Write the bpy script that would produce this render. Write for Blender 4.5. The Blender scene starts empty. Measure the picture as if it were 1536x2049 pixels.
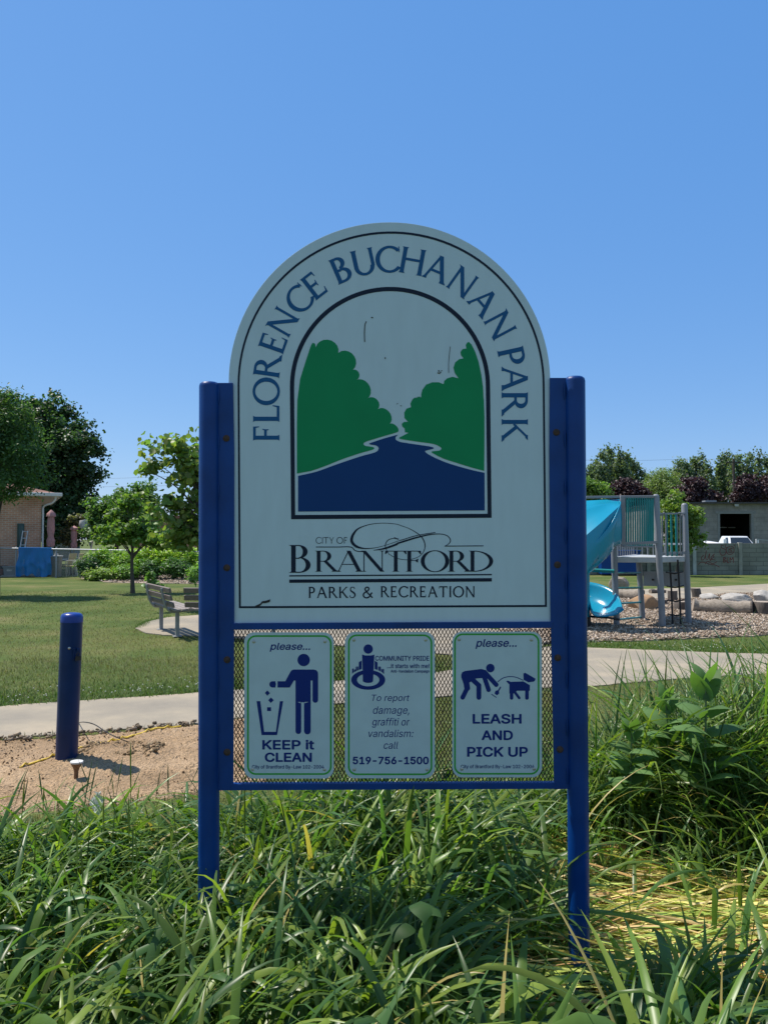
import bpy, bmesh, math, random
import numpy as np
from mathutils import Vector, Matrix
import mathutils.geometry as mg

random.seed(7)
R = math.radians
scene = bpy.context.scene
COL = scene.collection

# ------------------------------------------------------------------ camera, sky, sun, exposure
EYE = 1.62
FPX = 1540.0
PITCH = math.atan(53.5 / FPX)
cam_data = bpy.data.cameras.new("camera")
cam_data.sensor_fit = 'VERTICAL'
cam_data.sensor_height = 24.0
cam_data.lens = 24.0 * FPX / 2049.0
cam_data.clip_start = 0.05
cam_data.clip_end = 3000
cam = bpy.data.objects.new("camera", cam_data)
COL.objects.link(cam)
cam.location = (0, 0, EYE)
cam.rotation_euler = (math.pi / 2 + PITCH, 0, 0)
scene.camera = cam

SUN_EL = R(61.0)
SUN_AZ = R(-62.9)            # clockwise from +Y
world = bpy.data.worlds.new("World")
scene.world = world
world.use_nodes = True
wn = world.node_tree
sky = wn.nodes.new('ShaderNodeTexSky')
sky.sky_type = 'NISHITA'
sky.sun_disc = False
sky.sun_elevation = SUN_EL
sky.sun_rotation = SUN_AZ
sky.altitude = 200
sky.air_density = 1.0
sky.dust_density = 0.25
sky.ozone_density = 3.0
# clear summer sky: the physical sky, a little flatter and bluer towards the zenith
sky_mul = wn.nodes.new('ShaderNodeVectorMath'); sky_mul.operation = 'MULTIPLY_ADD'
sky_mul.inputs[1].default_value = (.64, .56, .40)
sky_mul.inputs[2].default_value = (.33, 1.75, 5.1)
wn.links.new(sky.outputs[0], sky_mul.inputs[0])
# unseen sky behind the viewer, added paler to lift and warm shaded surfaces
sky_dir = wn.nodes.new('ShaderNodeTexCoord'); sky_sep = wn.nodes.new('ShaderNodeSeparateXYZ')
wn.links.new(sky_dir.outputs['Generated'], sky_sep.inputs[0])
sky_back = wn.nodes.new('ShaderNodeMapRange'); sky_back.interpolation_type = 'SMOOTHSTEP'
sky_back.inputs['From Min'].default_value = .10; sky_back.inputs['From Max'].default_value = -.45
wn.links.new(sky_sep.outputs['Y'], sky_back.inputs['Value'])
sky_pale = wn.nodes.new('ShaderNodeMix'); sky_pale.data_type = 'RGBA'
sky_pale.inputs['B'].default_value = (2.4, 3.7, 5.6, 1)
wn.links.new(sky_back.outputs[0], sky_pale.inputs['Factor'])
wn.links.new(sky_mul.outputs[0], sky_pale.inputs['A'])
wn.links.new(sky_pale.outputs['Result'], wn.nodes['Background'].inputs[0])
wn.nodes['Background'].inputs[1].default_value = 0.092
sun_data = bpy.data.lights.new("sun", 'SUN')
sun_data.energy = 5.0
sun_data.angle = R(0.53)
sun_data.color = (1.0, 0.93, 0.83)
sun = bpy.data.objects.new("sun", sun_data)
COL.objects.link(sun)
to_sun = Vector((math.sin(SUN_AZ) * math.cos(SUN_EL), math.cos(SUN_AZ) * math.cos(SUN_EL), math.sin(SUN_EL)))
sun.rotation_euler = to_sun.to_track_quat('Z', 'Y').to_euler()
sun.location = (-20, 10, 40)
scene.view_settings.view_transform = 'Standard'
scene.view_settings.look = 'None'
scene.view_settings.gamma = 1
scene.view_settings.exposure = 0.3
scene.cycles.max_bounces = 8
scene.cycles.transparent_max_bounces = 8

# ------------------------------------------------------------------ survey helpers: photo measurements to metres
def ray(px, py):
    x = (px - 768.0) / FPX
    u = (1024.5 - py) / FPX
    c, s = math.cos(PITCH), math.sin(PITCH)
    return Vector((x, c - u * s, s + u * c))
def at(px, py, Y):
    d = ray(px, py)
    k = Y / d.y
    return Vector((d.x * k, Y, EYE + d.z * k))
def G(px, py, z=0.0):
    d = ray(px, py)
    k = (z - EYE) / d.z
    return Vector((d.x * k, d.y * k, z))
def GP(pts):
    return [(G(x, y).x, G(x, y).y) for x, y in pts]

# ------------------------------------------------------------------ materials
def mat(name, col, rough=0.6, metal=0.0, var=0.12, scale=6.0, bump=0.0, bscale=40.0, trans=0.0, spec=0.5,
        attr=False, tcol=None, col2=None, detail=5.0, coat=0.0, stretch=None):
    m = bpy.data.materials.new(name)
    m.use_nodes = True
    nt = m.node_tree
    b = nt.nodes['Principled BSDF']
    b.inputs['Roughness'].default_value = rough
    b.inputs['Metallic'].default_value = metal
    b.inputs['Specular IOR Level'].default_value = spec
    b.inputs['Coat Weight'].default_value = coat
    tc = nt.nodes.new('ShaderNodeTexCoord')
    src = tc.outputs['Object']
    if stretch:
        mp = nt.nodes.new('ShaderNodeMapping')
        mp.inputs['Scale'].default_value = stretch
        nt.links.new(src, mp.inputs[0]); src = mp.outputs[0]
    no = nt.nodes.new('ShaderNodeTexNoise')
    no.inputs['Scale'].default_value = scale
    no.inputs['Detail'].default_value = detail
    nt.links.new(src, no.inputs['Vector'])
    mx = nt.nodes.new('ShaderNodeMix'); mx.data_type = 'RGBA'
    c2 = col2 if col2 else tuple(min(1, c * (1 + var)) for c in col)
    c1 = col if col2 else tuple(c * (1 - var) for c in col)
    mx.inputs['A'].default_value = (*c1, 1); mx.inputs['B'].default_value = (*c2, 1)
    rp = nt.nodes.new('ShaderNodeMapRange')
    rp.inputs['From Min'].default_value = 0.3; rp.inputs['From Max'].default_value = 0.7
    nt.links.new(no.outputs['Fac'], rp.inputs['Value'])
    nt.links.new(rp.outputs[0], mx.inputs['Factor'])
    out = mx.outputs['Result']
    if attr:
        at_ = nt.nodes.new('ShaderNodeAttribute'); at_.attribute_name = 'tint'
        m2 = nt.nodes.new('ShaderNodeMix'); m2.data_type = 'RGBA'; m2.blend_type = 'MULTIPLY'
        m2.inputs['Factor'].default_value = 1
        nt.links.new(out, m2.inputs['A']); nt.links.new(at_.outputs['Color'], m2.inputs['B'])
        out = m2.outputs['Result']
    nt.links.new(out, b.inputs['Base Color'])
    if bump:
        n2 = nt.nodes.new('ShaderNodeTexNoise'); n2.inputs['Scale'].default_value = bscale
        n2.inputs['Detail'].default_value = 6
        nt.links.new(src, n2.inputs['Vector'])
        bp = nt.nodes.new('ShaderNodeBump'); bp.inputs['Strength'].default_value = bump
        bp.inputs['Distance'].default_value = 0.02
        nt.links.new(n2.outputs['Fac'], bp.inputs['Height'])
        nt.links.new(bp.outputs[0], b.inputs['Normal'])
    if trans:
        tr = nt.nodes.new('ShaderNodeBsdfTranslucent')
        hs = nt.nodes.new('ShaderNodeMix'); hs.data_type = 'RGBA'; hs.blend_type = 'MULTIPLY'
        hs.inputs['Factor'].default_value = 1
        hs.inputs['B'].default_value = (*(tcol or (1.7, 1.6, 0.6)), 1)
        nt.links.new(out, hs.inputs['A']); nt.links.new(hs.outputs['Result'], tr.inputs['Color'])
        ms = nt.nodes.new('ShaderNodeMixShader'); ms.inputs[0].default_value = trans
        nt.links.new(b.outputs[0], ms.inputs[1]); nt.links.new(tr.outputs[0], ms.inputs[2])
        nt.links.new(ms.outputs[0], nt.nodes['Material Output'].inputs['Surface'])
    return m

def brick_mat(name, c1, c2, mortar, bw, bh, msize=0.012, rough=0.85):
    m = bpy.data.materials.new(name); m.use_nodes = True
    nt = m.node_tree; b = nt.nodes['Principled BSDF']; b.inputs['Roughness'].default_value = rough
    b.inputs['Specular IOR Level'].default_value = 0.2
    tc = nt.nodes.new('ShaderNodeTexCoord'); sp = nt.nodes.new('ShaderNodeSeparateXYZ')
    nt.links.new(tc.outputs['Object'], sp.inputs[0])
    ad = nt.nodes.new('ShaderNodeMath'); ad.operation = 'ADD'
    nt.links.new(sp.outputs[0], ad.inputs[0]); nt.links.new(sp.outputs[1], ad.inputs[1])
    cb = nt.nodes.new('ShaderNodeCombineXYZ')
    nt.links.new(ad.outputs[0], cb.inputs[0]); nt.links.new(sp.outputs[2], cb.inputs[1])
    br = nt.nodes.new('ShaderNodeTexBrick')
    br.inputs['Scale'].default_value = 1
    br.inputs['Brick Width'].default_value = bw; br.inputs['Row Height'].default_value = bh
    br.inputs['Mortar Size'].default_value = msize
    br.inputs['Color1'].default_value = (*c1, 1); br.inputs['Color2'].default_value = (*c2, 1)
    br.inputs['Mortar'].default_value = (*mortar, 1)
    nt.links.new(cb.outputs[0], br.inputs['Vector'])
    no = nt.nodes.new('ShaderNodeTexNoise'); no.inputs['Scale'].default_value = 1.3; no.inputs['Detail'].default_value = 6
    nt.links.new(tc.outputs['Object'], no.inputs['Vector'])
    rp = nt.nodes.new('ShaderNodeMapRange'); rp.inputs['From Min'].default_value = .3; rp.inputs['From Max'].default_value = .7
    rp.inputs['To Min'].default_value = .75; rp.inputs['To Max'].default_value = 1.2
    nt.links.new(no.outputs['Fac'], rp.inputs['Value'])
    mx = nt.nodes.new('ShaderNodeMix'); mx.data_type = 'RGBA'; mx.blend_type = 'MULTIPLY'; mx.inputs['Factor'].default_value = 1
    nt.links.new(br.outputs['Color'], mx.inputs['A']); nt.links.new(rp.outputs[0], mx.inputs['B'])
    nt.links.new(mx.outputs['Result'], b.inputs['Base Color'])
    bp = nt.nodes.new('ShaderNodeBump'); bp.inputs['Strength'].default_value = .6; bp.inputs['Distance'].default_value = .01
    bp.invert = True
    nt.links.new(br.outputs['Fac'], bp.inputs['Height']); nt.links.new(bp.outputs[0], b.inputs['Normal'])
    return m

def ground_mat(name, stops, scale, rough=0.95, bump=0.4, bscale=30, fine=120, fine_amt=0.35):
    m = bpy.data.materials.new(name); m.use_nodes = True
    nt = m.node_tree; b = nt.nodes['Principled BSDF']; b.inputs['Roughness'].default_value = rough
    b.inputs['Specular IOR Level'].default_value = 0.15
    tc = nt.nodes.new('ShaderNodeTexCoord')
    n1 = nt.nodes.new('ShaderNodeTexNoise'); n1.inputs['Scale'].default_value = scale; n1.inputs['Detail'].default_value = 8
    n1.inputs['Roughness'].default_value = .62
    nt.links.new(tc.outputs['Object'], n1.inputs['Vector'])
    cr = nt.nodes.new('ShaderNodeValToRGB')
    el = cr.color_ramp.elements
    el[0].position, el[0].color = stops[0][0], (*stops[0][1], 1)
    el[1].position, el[1].color = stops[-1][0], (*stops[-1][1], 1)
    for p, c in stops[1:-1]:
        e = el.new(p); e.color = (*c, 1)
    nt.links.new(n1.outputs['Fac'], cr.inputs[0])
    n2 = nt.nodes.new('ShaderNodeTexNoise'); n2.inputs['Scale'].default_value = fine; n2.inputs['Detail'].default_value = 4
    nt.links.new(tc.outputs['Object'], n2.inputs['Vector'])
    rp = nt.nodes.new('ShaderNodeMapRange'); rp.inputs['From Min'].default_value = .3; rp.inputs['From Max'].default_value = .7
    rp.inputs['To Min'].default_value = 1 - fine_amt; rp.inputs['To Max'].default_value = 1 + fine_amt
    nt.links.new(n2.outputs['Fac'], rp.inputs['Value'])
    mx = nt.nodes.new('ShaderNodeMix'); mx.data_type = 'RGBA'; mx.blend_type = 'MULTIPLY'; mx.inputs['Factor'].default_value = 1
    nt.links.new(cr.outputs[0], mx.inputs['A']); nt.links.new(rp.outputs[0], mx.inputs['B'])
    nt.links.new(mx.outputs['Result'], b.inputs['Base Color'])
    n3 = nt.nodes.new('ShaderNodeTexNoise'); n3.inputs['Scale'].default_value = bscale; n3.inputs['Detail'].default_value = 6
    nt.links.new(tc.outputs['Object'], n3.inputs['Vector'])
    bp = nt.nodes.new('ShaderNodeBump'); bp.inputs['Strength'].default_value = bump; bp.inputs['Distance'].default_value = .03
    nt.links.new(n3.outputs['Fac'], bp.inputs['Height']); nt.links.new(bp.outputs[0], b.inputs['Normal'])
    return m

# ------------------------------------------------------------------ objects, parts
def tag(o, label=None, cat=None, group=None, kind=None):
    if label: o["label"] = label
    if cat: o["category"] = cat
    if group: o["group"] = group
    if kind: o["kind"] = kind
    return o
def thing(name, loc, label, cat, group=None, rz=0.0):
    o = bpy.data.objects.new(name, None)
    COL.objects.link(o)
    o.location = loc
    o.rotation_euler = (0, 0, rz)
    o.empty_display_size = 0.2
    return tag(o, label, cat, group)
def root_of(o):
    while o.parent: o = o.parent
    return o
def copy_tree(o, parent=None):
    c = o.copy(); COL.objects.link(c)
    c.parent = parent
    for ch in list(o.children):
        copy_tree(ch, c)
    return c
def shift(me, off):
    me.transform(Matrix.Translation(-Vector(off)))

class MB:
    def __init__(self): self.v = []; self.f = []
    def add(self, vs, fs):
        o = len(self.v)
        self.v.extend([tuple(p) for p in vs]); self.f.extend([tuple(i + o for i in q) for q in fs]); return self
    def box(self, c, s, rz=0, rot=None):
        M = rot if rot else Matrix.Rotation(rz, 3, 'Z')
        vs = [Vector(c) + M @ Vector((x * s[0] / 2, y * s[1] / 2, z * s[2] / 2)) for z in (-1, 1) for y in (-1, 1) for x in (-1, 1)]
        return self.add(vs, [(0, 2, 3, 1), (4, 5, 7, 6), (0, 1, 5, 4), (2, 6, 7, 3), (0, 4, 6, 2), (1, 3, 7, 5)])
    def beam(self, a, b, w, h, up=(0, 0, 1)):
        a, b = Vector(a), Vector(b); d = (b - a).normalized(); u = Vector(up)
        s = d.cross(u)
        if s.length < 1e-5: s = d.cross(Vector((0, 1, 0)))
        s.normalize(); u = s.cross(d)
        vs = [p + s * (x * w / 2) + u * (y * h / 2) for p in (a, b) for x, y in ((-1, -1), (1, -1), (1, 1), (-1, 1))]
        return self.add(vs, [(3, 2, 1, 0), (4, 5, 6, 7), (0, 1, 5, 4), (1, 2, 6, 5), (2, 3, 7, 6), (3, 0, 4, 7)])
    def tube(self, pts, r, n=10, cap=True):
        pts = [Vector(p) for p in pts]
        rs = r if isinstance(r, (list, tuple)) else [r] * len(pts)
        rings = []; prev = None
        for i, p in enumerate(pts):
            d = (pts[min(i + 1, len(pts) - 1)] - pts[max(i - 1, 0)])
            d = d.normalized() if d.length > 1e-9 else Vector((0, 0, 1))
            if prev is None:
                a = d.cross(Vector((0, 0, 1)) if abs(d.z) < .9 else Vector((1, 0, 0))).normalized()
            else:
                a = (prev - d * prev.dot(d)).normalized()
            prev = a; b = d.cross(a)
            rings.append([p + (a * math.cos(2 * math.pi * k / n) + b * math.sin(2 * math.pi * k / n)) * rs[i] for k in range(n)])
        vs = [q for ring in rings for q in ring]; fs = []
        for i in range(len(pts) - 1):
            for k in range(n):
                k2 = (k + 1) % n
                fs.append((i * n + k, i * n + k2, (i + 1) * n + k2, (i + 1) * n + k))
        if cap:
            fs.append(tuple(range(n - 1, -1, -1))); fs.append(tuple((len(pts) - 1) * n + k for k in range(n)))
        return self.add(vs, fs)
    def prism(self, poly, fa, fb):
        """poly: 2D outline; fa/fb map (u,v) to the two faces."""
        n = len(poly)
        vs = [fa(*p) for p in poly] + [fb(*p) for p in poly]
        fs = [tuple(range(n)), tuple(range(2 * n - 1, n - 1, -1))] + [(i, i + n, (i + 1) % n + n, (i + 1) % n) for i in range(n)]
        return self.add(vs, fs)
    def blob(self, c, s, seed=0, amp=0.25, sub=3, flat=None):
        bm = bmesh.new(); bmesh.ops.create_icosphere(bm, subdivisions=sub, radius=1)
        rr = random.Random(seed)
        ws = [(Vector((rr.uniform(-1, 1), rr.uniform(-1, 1), rr.uniform(-1, 1))).normalized(), rr.uniform(1, 3.2), rr.uniform(0, 6)) for _ in range(9)]
        for v in bm.verts:
            p = v.co.copy()
            k = 1 + amp * sum(math.sin(f * p.dot(d) * 2 + ph) for d, f, ph in ws) / 4
            v.co = Vector((p.x * s[0], p.y * s[1], p.z * s[2])) * k + Vector(c)
            if flat is not None and v.co.z < flat: v.co.z = flat
        bm.verts.index_update()
        self.add([v.co for v in bm.verts], [[v.index for v in f.verts] for f in bm.faces]); bm.free(); return self
    def rock(self, c, s, seed=0, sub=4, cuts=16, flat=None):
        bm = bmesh.new(); bmesh.ops.create_icosphere(bm, subdivisions=sub, radius=1); rr = random.Random(seed)
        pl = [(Vector((rr.uniform(-1, 1), rr.uniform(-1, 1), rr.uniform(-.6, 1))).normalized(), rr.uniform(.55, .88)) for _ in range(cuts)]
        ws = [(Vector((rr.uniform(-1, 1), rr.uniform(-1, 1), rr.uniform(-1, 1))).normalized() * rr.uniform(4, 13), rr.uniform(0, 6)) for _ in range(12)]
        for v in bm.verts:
            p = v.co.copy()
            for n, d in pl:
                q = p.dot(n)
                if q > d: p -= n * (q - d) * .9
            p *= 1 + .012 * sum(math.sin(p.dot(w) + f) for w, f in ws)
            p = Vector((p.x * s[0], p.y * s[1], p.z * s[2])) + Vector(c)
            if flat is not None: p.z = max(p.z, flat)
            v.co = p
        bm.verts.index_update()
        self.add([v.co for v in bm.verts], [[v.index for v in f.verts] for f in bm.faces]); bm.free(); return self
    def build(self, name, m, parent=None, smooth=False, loc=None, local=False, bevel=0, recalc=True):
        me = bpy.data.meshes.new(name)
        me.from_pydata(self.v, [], self.f)
        if recalc:
            bm = bmesh.new(); bm.from_mesh(me); bmesh.ops.recalc_face_normals(bm, faces=bm.faces); bm.to_mesh(me); bm.free()
        return link_mesh(name, me, m, parent, smooth, loc, local, bevel)

def link_mesh(name, me, m, parent=None, smooth=False, loc=None, local=False, bevel=0):
    o = bpy.data.objects.new(name, me); COL.objects.link(o)
    if m: me.materials.append(m)
    if parent is not None:
        if not local: shift(me, root_of(parent).location)
        o.parent = parent
    elif loc is not None:
        if not local: shift(me, loc)
        o.location = loc
    if smooth:
        me.polygons.foreach_set('use_smooth', [True] * len(me.polygons))
        me.set_sharp_from_angle(angle=R(40))
    if bevel:
        md = o.modifiers.new('bevel', 'BEVEL'); md.width = bevel; md.segments = 2; md.limit_method = 'ANGLE'; md.angle_limit = R(40)
    return o

def np_mesh(name, verts, faces, m, tint=None, parent=None, loc=None, smooth=False):
    """verts (N,3), faces (F,k) same-size polygons, tint (N,3)."""
    me = bpy.data.meshes.new(name)
    verts = np.asarray(verts, np.float32); faces = np.asarray(faces, np.int32)
    if loc is not None: verts = verts - np.array(loc, np.float32)
    elif parent is not None: verts = verts - np.array(root_of(parent).location, np.float32)
    F, k = faces.shape
    me.vertices.add(len(verts)); me.vertices.foreach_set('co', verts.ravel())
    me.loops.add(F * k); me.loops.foreach_set('vertex_index', faces.ravel())
    me.polygons.add(F)
    me.polygons.foreach_set('loop_start', np.arange(0, F * k, k, dtype=np.int32))
    if smooth: me.polygons.foreach_set('use_smooth', np.ones(F, bool))
    me.update(calc_edges=True)
    if tint is not None:
        a = me.attributes.new('tint', 'FLOAT_COLOR', 'POINT')
        a.data.foreach_set('color', np.concatenate([tint, np.ones((len(tint), 1))], 1).astype(np.float32).ravel())
    me.materials.append(m)
    o = bpy.data.objects.new(name, me); COL.objects.link(o)
    if parent is not None: o.parent = parent
    elif loc is not None: o.location = loc
    return o

def inside(poly, x, y):
    """vectorised point in polygon"""
    x = np.asarray(x); y = np.asarray(y); r = np.zeros(x.shape, bool)
    n = len(poly)
    for i in range(n):
        x1, y1 = poly[i]; x2, y2 = poly[(i + 1) % n]
        c = ((y1 > y) != (y2 > y)) & (x < (x2 - x1) * (y - y1) / ((y2 - y1) if y2 != y1 else 1e-9) + x1)
        r ^= c
    return r
def smooth_noise(x, y, seed, f):
    rr = np.random.RandomState(seed); s = 0
    for k in range(6):
        a = rr.uniform(0, 6.28); ff = f * (1.45 ** k) * .6
        s = s + np.sin(x * np.cos(a) * ff + y * np.sin(a) * ff + rr.uniform(0, 6.28)) / (1 + .35 * k)
    return s / 3.0
# ------------------------------------------------------------------ flat lettering and marks for the sign
SY = 2.75                                   # distance of the sign plane
def ccw(p):
    a = sum(p[i][0] * p[(i + 1) % len(p)][1] - p[(i + 1) % len(p)][0] * p[i][1] for i in range(len(p)))
    return p if a > 0 else p[::-1]
def union2d(polys):
    V = []; Fc = []
    for p in polys:
        q = []
        for a in p:
            if not q or (abs(a[0] - q[-1][0]) + abs(a[1] - q[-1][1])) > 1e-4: q.append(a)
        if len(q) > 2 and (abs(q[0][0] - q[-1][0]) + abs(q[0][1] - q[-1][1])) < 1e-4: q.pop()
        if len(q) < 3: continue
        q = ccw(q)
        Fc.append(list(range(len(V), len(V) + len(q)))); V += [Vector(a[:2]) for a in q]
    vo, eo, fo, _, _, of = mg.delaunay_2d_cdt(V, [], Fc, 0, 1e-5)
    cx = np.array([sum(vo[i][0] for i in f) / len(f) for f in fo]); cy = np.array([sum(vo[i][1] for i in f) / len(f) for f in fo])
    ok = np.zeros(len(fo), bool)
    for p in polys:
        if len(p) > 2: ok |= inside(p, cx, cy)
    return [tuple(v) for v in vo], [f for f, o in zip(fo, ok) if o]
def decal(name, polys, m, layer, parent, vf=None):
    if vf is None: vs, fs = union2d(polys)
    else: vs, fs = vf
    used = sorted({i for f in fs for i in f}); mp = {k: j for j, k in enumerate(used)}
    mb = MB(); mb.add([at(vs[k][0], vs[k][1], SY - .0009 * (layer + (vs[k][2] if len(vs[k]) > 2 else 0))) for k in used], [tuple(mp[i] for i in f) for f in fs])
    return mb.build(name, m, parent)
def strip(pts, ws):
    ws = ws if isinstance(ws, (list, tuple)) else [ws] * len(pts)
    L = []; Rr = []
    for i, p in enumerate(pts):
        a = pts[max(i - 1, 0)]; b = pts[min(i + 1, len(pts) - 1)]
        dx, dy = b[0] - a[0], b[1] - a[1]; l = math.hypot(dx, dy) or 1
        nx, ny = -dy / l, dx / l
        L.append((p[0] + nx * ws[i] / 2, p[1] + ny * ws[i] / 2)); Rr.append((p[0] - nx * ws[i] / 2, p[1] - ny * ws[i] / 2))
    return [[L[i], L[i + 1], Rr[i + 1], Rr[i]] for i in range(len(pts) - 1)]
def spline(pts, n=6, closed=False):
    """Catmull-Rom through the points (any dimension)."""
    out = []; N = len(pts)
    for i in range(N if closed else N - 1):
        p = [pts[(i + k) % N] if closed else pts[min(max(i + k, 0), N - 1)] for k in (-1, 0, 1, 2)]
        for j in range(n):
            t = j / n
            out.append(tuple(.5 * (2 * b + (c - a) * t + (2 * a - 5 * b + 4 * c - d) * t * t + (3 * b - a - 3 * c + d) * t ** 3)
                             for a, b, c, d in zip(*p)))
    if not closed: out.append(tuple(pts[-1]))
    return out
def circle(cx, cy, r, ry=None, n=40, a0=0, a1=360):
    ry = ry or r
    return [(cx + r * math.cos(R(a0 + (a1 - a0) * k / n)), cy + ry * math.sin(R(a0 + (a1 - a0) * k / n))) for k in range(n if a1 - a0 == 360 else n + 1)]
def rrect(x0, y0, x1, y1, r, n=8):
    p = []
    for cx, cy, a in ((x1 - r, y1 - r, 0), (x0 + r, y1 - r, 90), (x0 + r, y0 + r, 180), (x1 - r, y0 + r, 270)):
        p += [(cx + r * math.cos(R(a + 90 * k / n)), cy + r * math.sin(R(a + 90 * k / n))) for k in range(n + 1)]
    return p
def ring(outer, inner):
    n = len(outer)
    return [[outer[i], outer[(i + 1) % n], inner[(i + 1) % n], inner[i]] for i in range(n)]

# capitals drawn from stems, arms and bowls; cap height 1, y up
def capitals(sw, tw, sf, fh=.10):
    def vs(x, y0=0, y1=1, w=None, s0=1, s1=1):
        w = (w or sw) / 2; p = []
        if s0 and sf: p += [(x - w, y0 + fh), (x - w - sf * .25, y0 + fh * .35), (x - w - sf, y0), (x + w + sf, y0), (x + w + sf * .25, y0 + fh * .35), (x + w, y0 + fh)]
        else: p += [(x - w, y0), (x + w, y0)]
        if s1 and sf: p += [(x + w, y1 - fh), (x + w + sf * .25, y1 - fh * .35), (x + w + sf, y1), (x - w - sf, y1), (x - w - sf * .25, y1 - fh * .35), (x - w, y1 - fh)]
        else: p += [(x + w, y1), (x - w, y1)]
        return p
    def dg(x0, y0, x1, y1, w, s0=0, s1=0):
        h = w / 2; out = [[(x0 - h, y0), (x0 + h, y0), (x1 + h, y1), (x1 - h, y1)]]
        for (x, y, o, s, dx) in ((x0, y0, 1 if y1 > y0 else -1, s0, (x1 - x0)), (x1, y1, 1 if y0 > y1 else -1, s1, (x0 - x1))):
            if s and sf:
                k = dx * fh
                out.append([(x - h - sf, y), (x + h + sf, y), (x + k + h, y + o * fh), (x + k - h, y + o * fh)])
        return out
    def arm(x0, x1, y, up=0, dn=0):
        t = tw / 2; out = [[(x0, y - t), (x1, y - t), (x1, y + t), (x0, y + t)]]
        k = max(sf, .03) * 1.5
        if up: out.append([(x1 - k, y - t), (x1 + .01, y - t), (x1 + .035, y + t + up), (x1 + .005, y + t + up)])
        if dn: out.append([(x1 - k, y + t), (x1 + .01, y + t), (x1 + .02, y - t - dn), (x1 - .008, y - t - dn)])
        return out
    def arc(cx, cy, rx, ry, a0, a1, ws=None, wt=None, n=26):
        ws = ws or sw * 1.06; wt = wt or tw
        O = []; I = []
        for k in range(n + 1):
            a = R(a0 + (a1 - a0) * k / n); O.append((cx + rx * math.cos(a), cy + ry * math.sin(a)))
            I.append((cx + (rx - ws) * math.cos(a), cy + (ry - wt) * math.sin(a)))
        return [[O[k], O[k + 1], I[k + 1], I[k]] for k in range(n)]
    s0 = .12; b = sf * .9 + .02
    D = {}
    D['I'] = ([vs(sw / 2 + b)], sw + 2 * b)
    D['L'] = ([vs(s0)] + arm(s0, .58, tw / 2, up=.16), .64)
    D['F'] = ([vs(s0)] + arm(s0, .54, 1 - tw / 2, dn=.13) + arm(s0, .43, .53, up=.07, dn=.07), .58)
    D['E'] = ([vs(s0)] + arm(s0, .54, 1 - tw / 2, dn=.12) + arm(s0, .44, .53, up=.07, dn=.07) + arm(s0, .58, tw / 2, up=.15), .64)
    D['H'] = ([vs(s0), vs(.80), [(s0, .50), (.80, .50), (.80, .50 + tw), (s0, .50 + tw)]], .92)
    D['T'] = ([vs(.42, s1=0)] + arm(.42, .80, 1 - tw / 2, dn=.13) + [[(2 * .42 - x, y) for x, y in p] for p in arm(.42, .80, 1 - tw / 2, dn=.13)], .84)
    D['U'] = ([vs(s0, .33, 1, s0=0), vs(.74, .30, 1, w=max(tw, sw * .8), s0=0)] + arc((s0 - sw / 2 + .74 + tw / 2) / 2, .35, (.74 + tw / 2 - s0 + sw / 2) / 2, .36, 180, 360, ws=sw, wt=tw), .86)
    D['N'] = ([vs(s0, w=tw, s1=0), vs(.80, w=tw, s0=0)] + dg(s0 - tw * .2, 1, .80 + tw * .1, 0, sw * 1.12), .92)
    D['N'][0].append([(s0 - sf - tw, 1), (s0 + sw * .3, 1), (s0 + sw * .2, .93), (s0, .93)])
    D['A'] = (dg(.05 + tw / 2, 0, .45, 1, tw, s0=1) + dg(.45, 1, .86, 0, sw * 1.08, s1=1) + [[(.20, .33), (.70, .33), (.67, .33 + tw), (.23, .33 + tw)]], .94)
    D['O'] = (arc(.53, .5, .53, .52, 0, 360, n=48), 1.06)
    D['C'] = (arc(.53, .5, .53, .52, 42, 322, n=40) + [[(.86, .98), (.90, .98), (.90, .76), (.875, .76)]], .93)
    if not sf: D['C'] = (arc(.53, .5, .53, .52, 42, 322, n=40), .93)
    D['D'] = ([vs(s0)] + arc(s0 + .05, .5, .72, .5, -90, 90) + arm(s0, s0 + .06, 1 - tw / 2) + arm(s0, s0 + .06, tw / 2), .92)
    D['P'] = ([vs(s0)] + arc(.30, .71, .30, .29, -90, 90) + arm(s0, .30, 1 - tw / 2) + arm(s0, .30, .42 + tw / 2), .62)
    D['B'] = ([vs(s0)] + arc(.28, .76, .27, .24, -90, 90) + arc(.30, .28, .34, .28, -90, 90) + arm(s0, .29, 1 - tw / 2) + arm(s0, .30, .54 - tw / 2) + arm(s0, .31, tw / 2), .68)
    D['R'] = ([vs(s0)] + arc(.30, .74, .29, .26, -90, 90) + arm(s0, .30, 1 - tw / 2) + arm(s0, .34, .48 + tw / 2) + dg(.37, .50, .76, 0, sw * 1.1, s1=1), .82)
    D['K'] = ([vs(s0)] + dg(.72, 1, s0 + .06, .44, tw * 1.15, s0=1) + dg(.30, .58, .76, 0, sw * 1.12, s1=1), .84)
    D['S'] = (strip(spline([(.46, .80), (.42, .93), (.30, .97), (.15, .94), (.09, .78), (.16, .62), (.34, .50), (.48, .36), (.48, .17), (.34, .04), (.18, .03), (.07, .10), (.05, .24)], 4),
                    [sw * .45 + (sw * .6) * math.exp(-((i - 25) / 9.) ** 2) for i in range(49)]), .56)
    D['Y'] = ([vs(.38, 0, .48, s1=0)] + dg(.38, .42, .06, 1, sw, s1=1) + dg(.38, .42, .70, 1, tw, s1=1), .76)
    D['&'] = (strip(spline([(.82, .02), (.60, .26), (.30, .62), (.22, .80), (.32, .96), (.48, .94), (.52, .78), (.40, .62), (.16, .44), (.08, .24), (.20, .05), (.42, .02), (.62, .18), (.70, .38), (.80, .48)], 4), sw * .8), .9)
    return D
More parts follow.
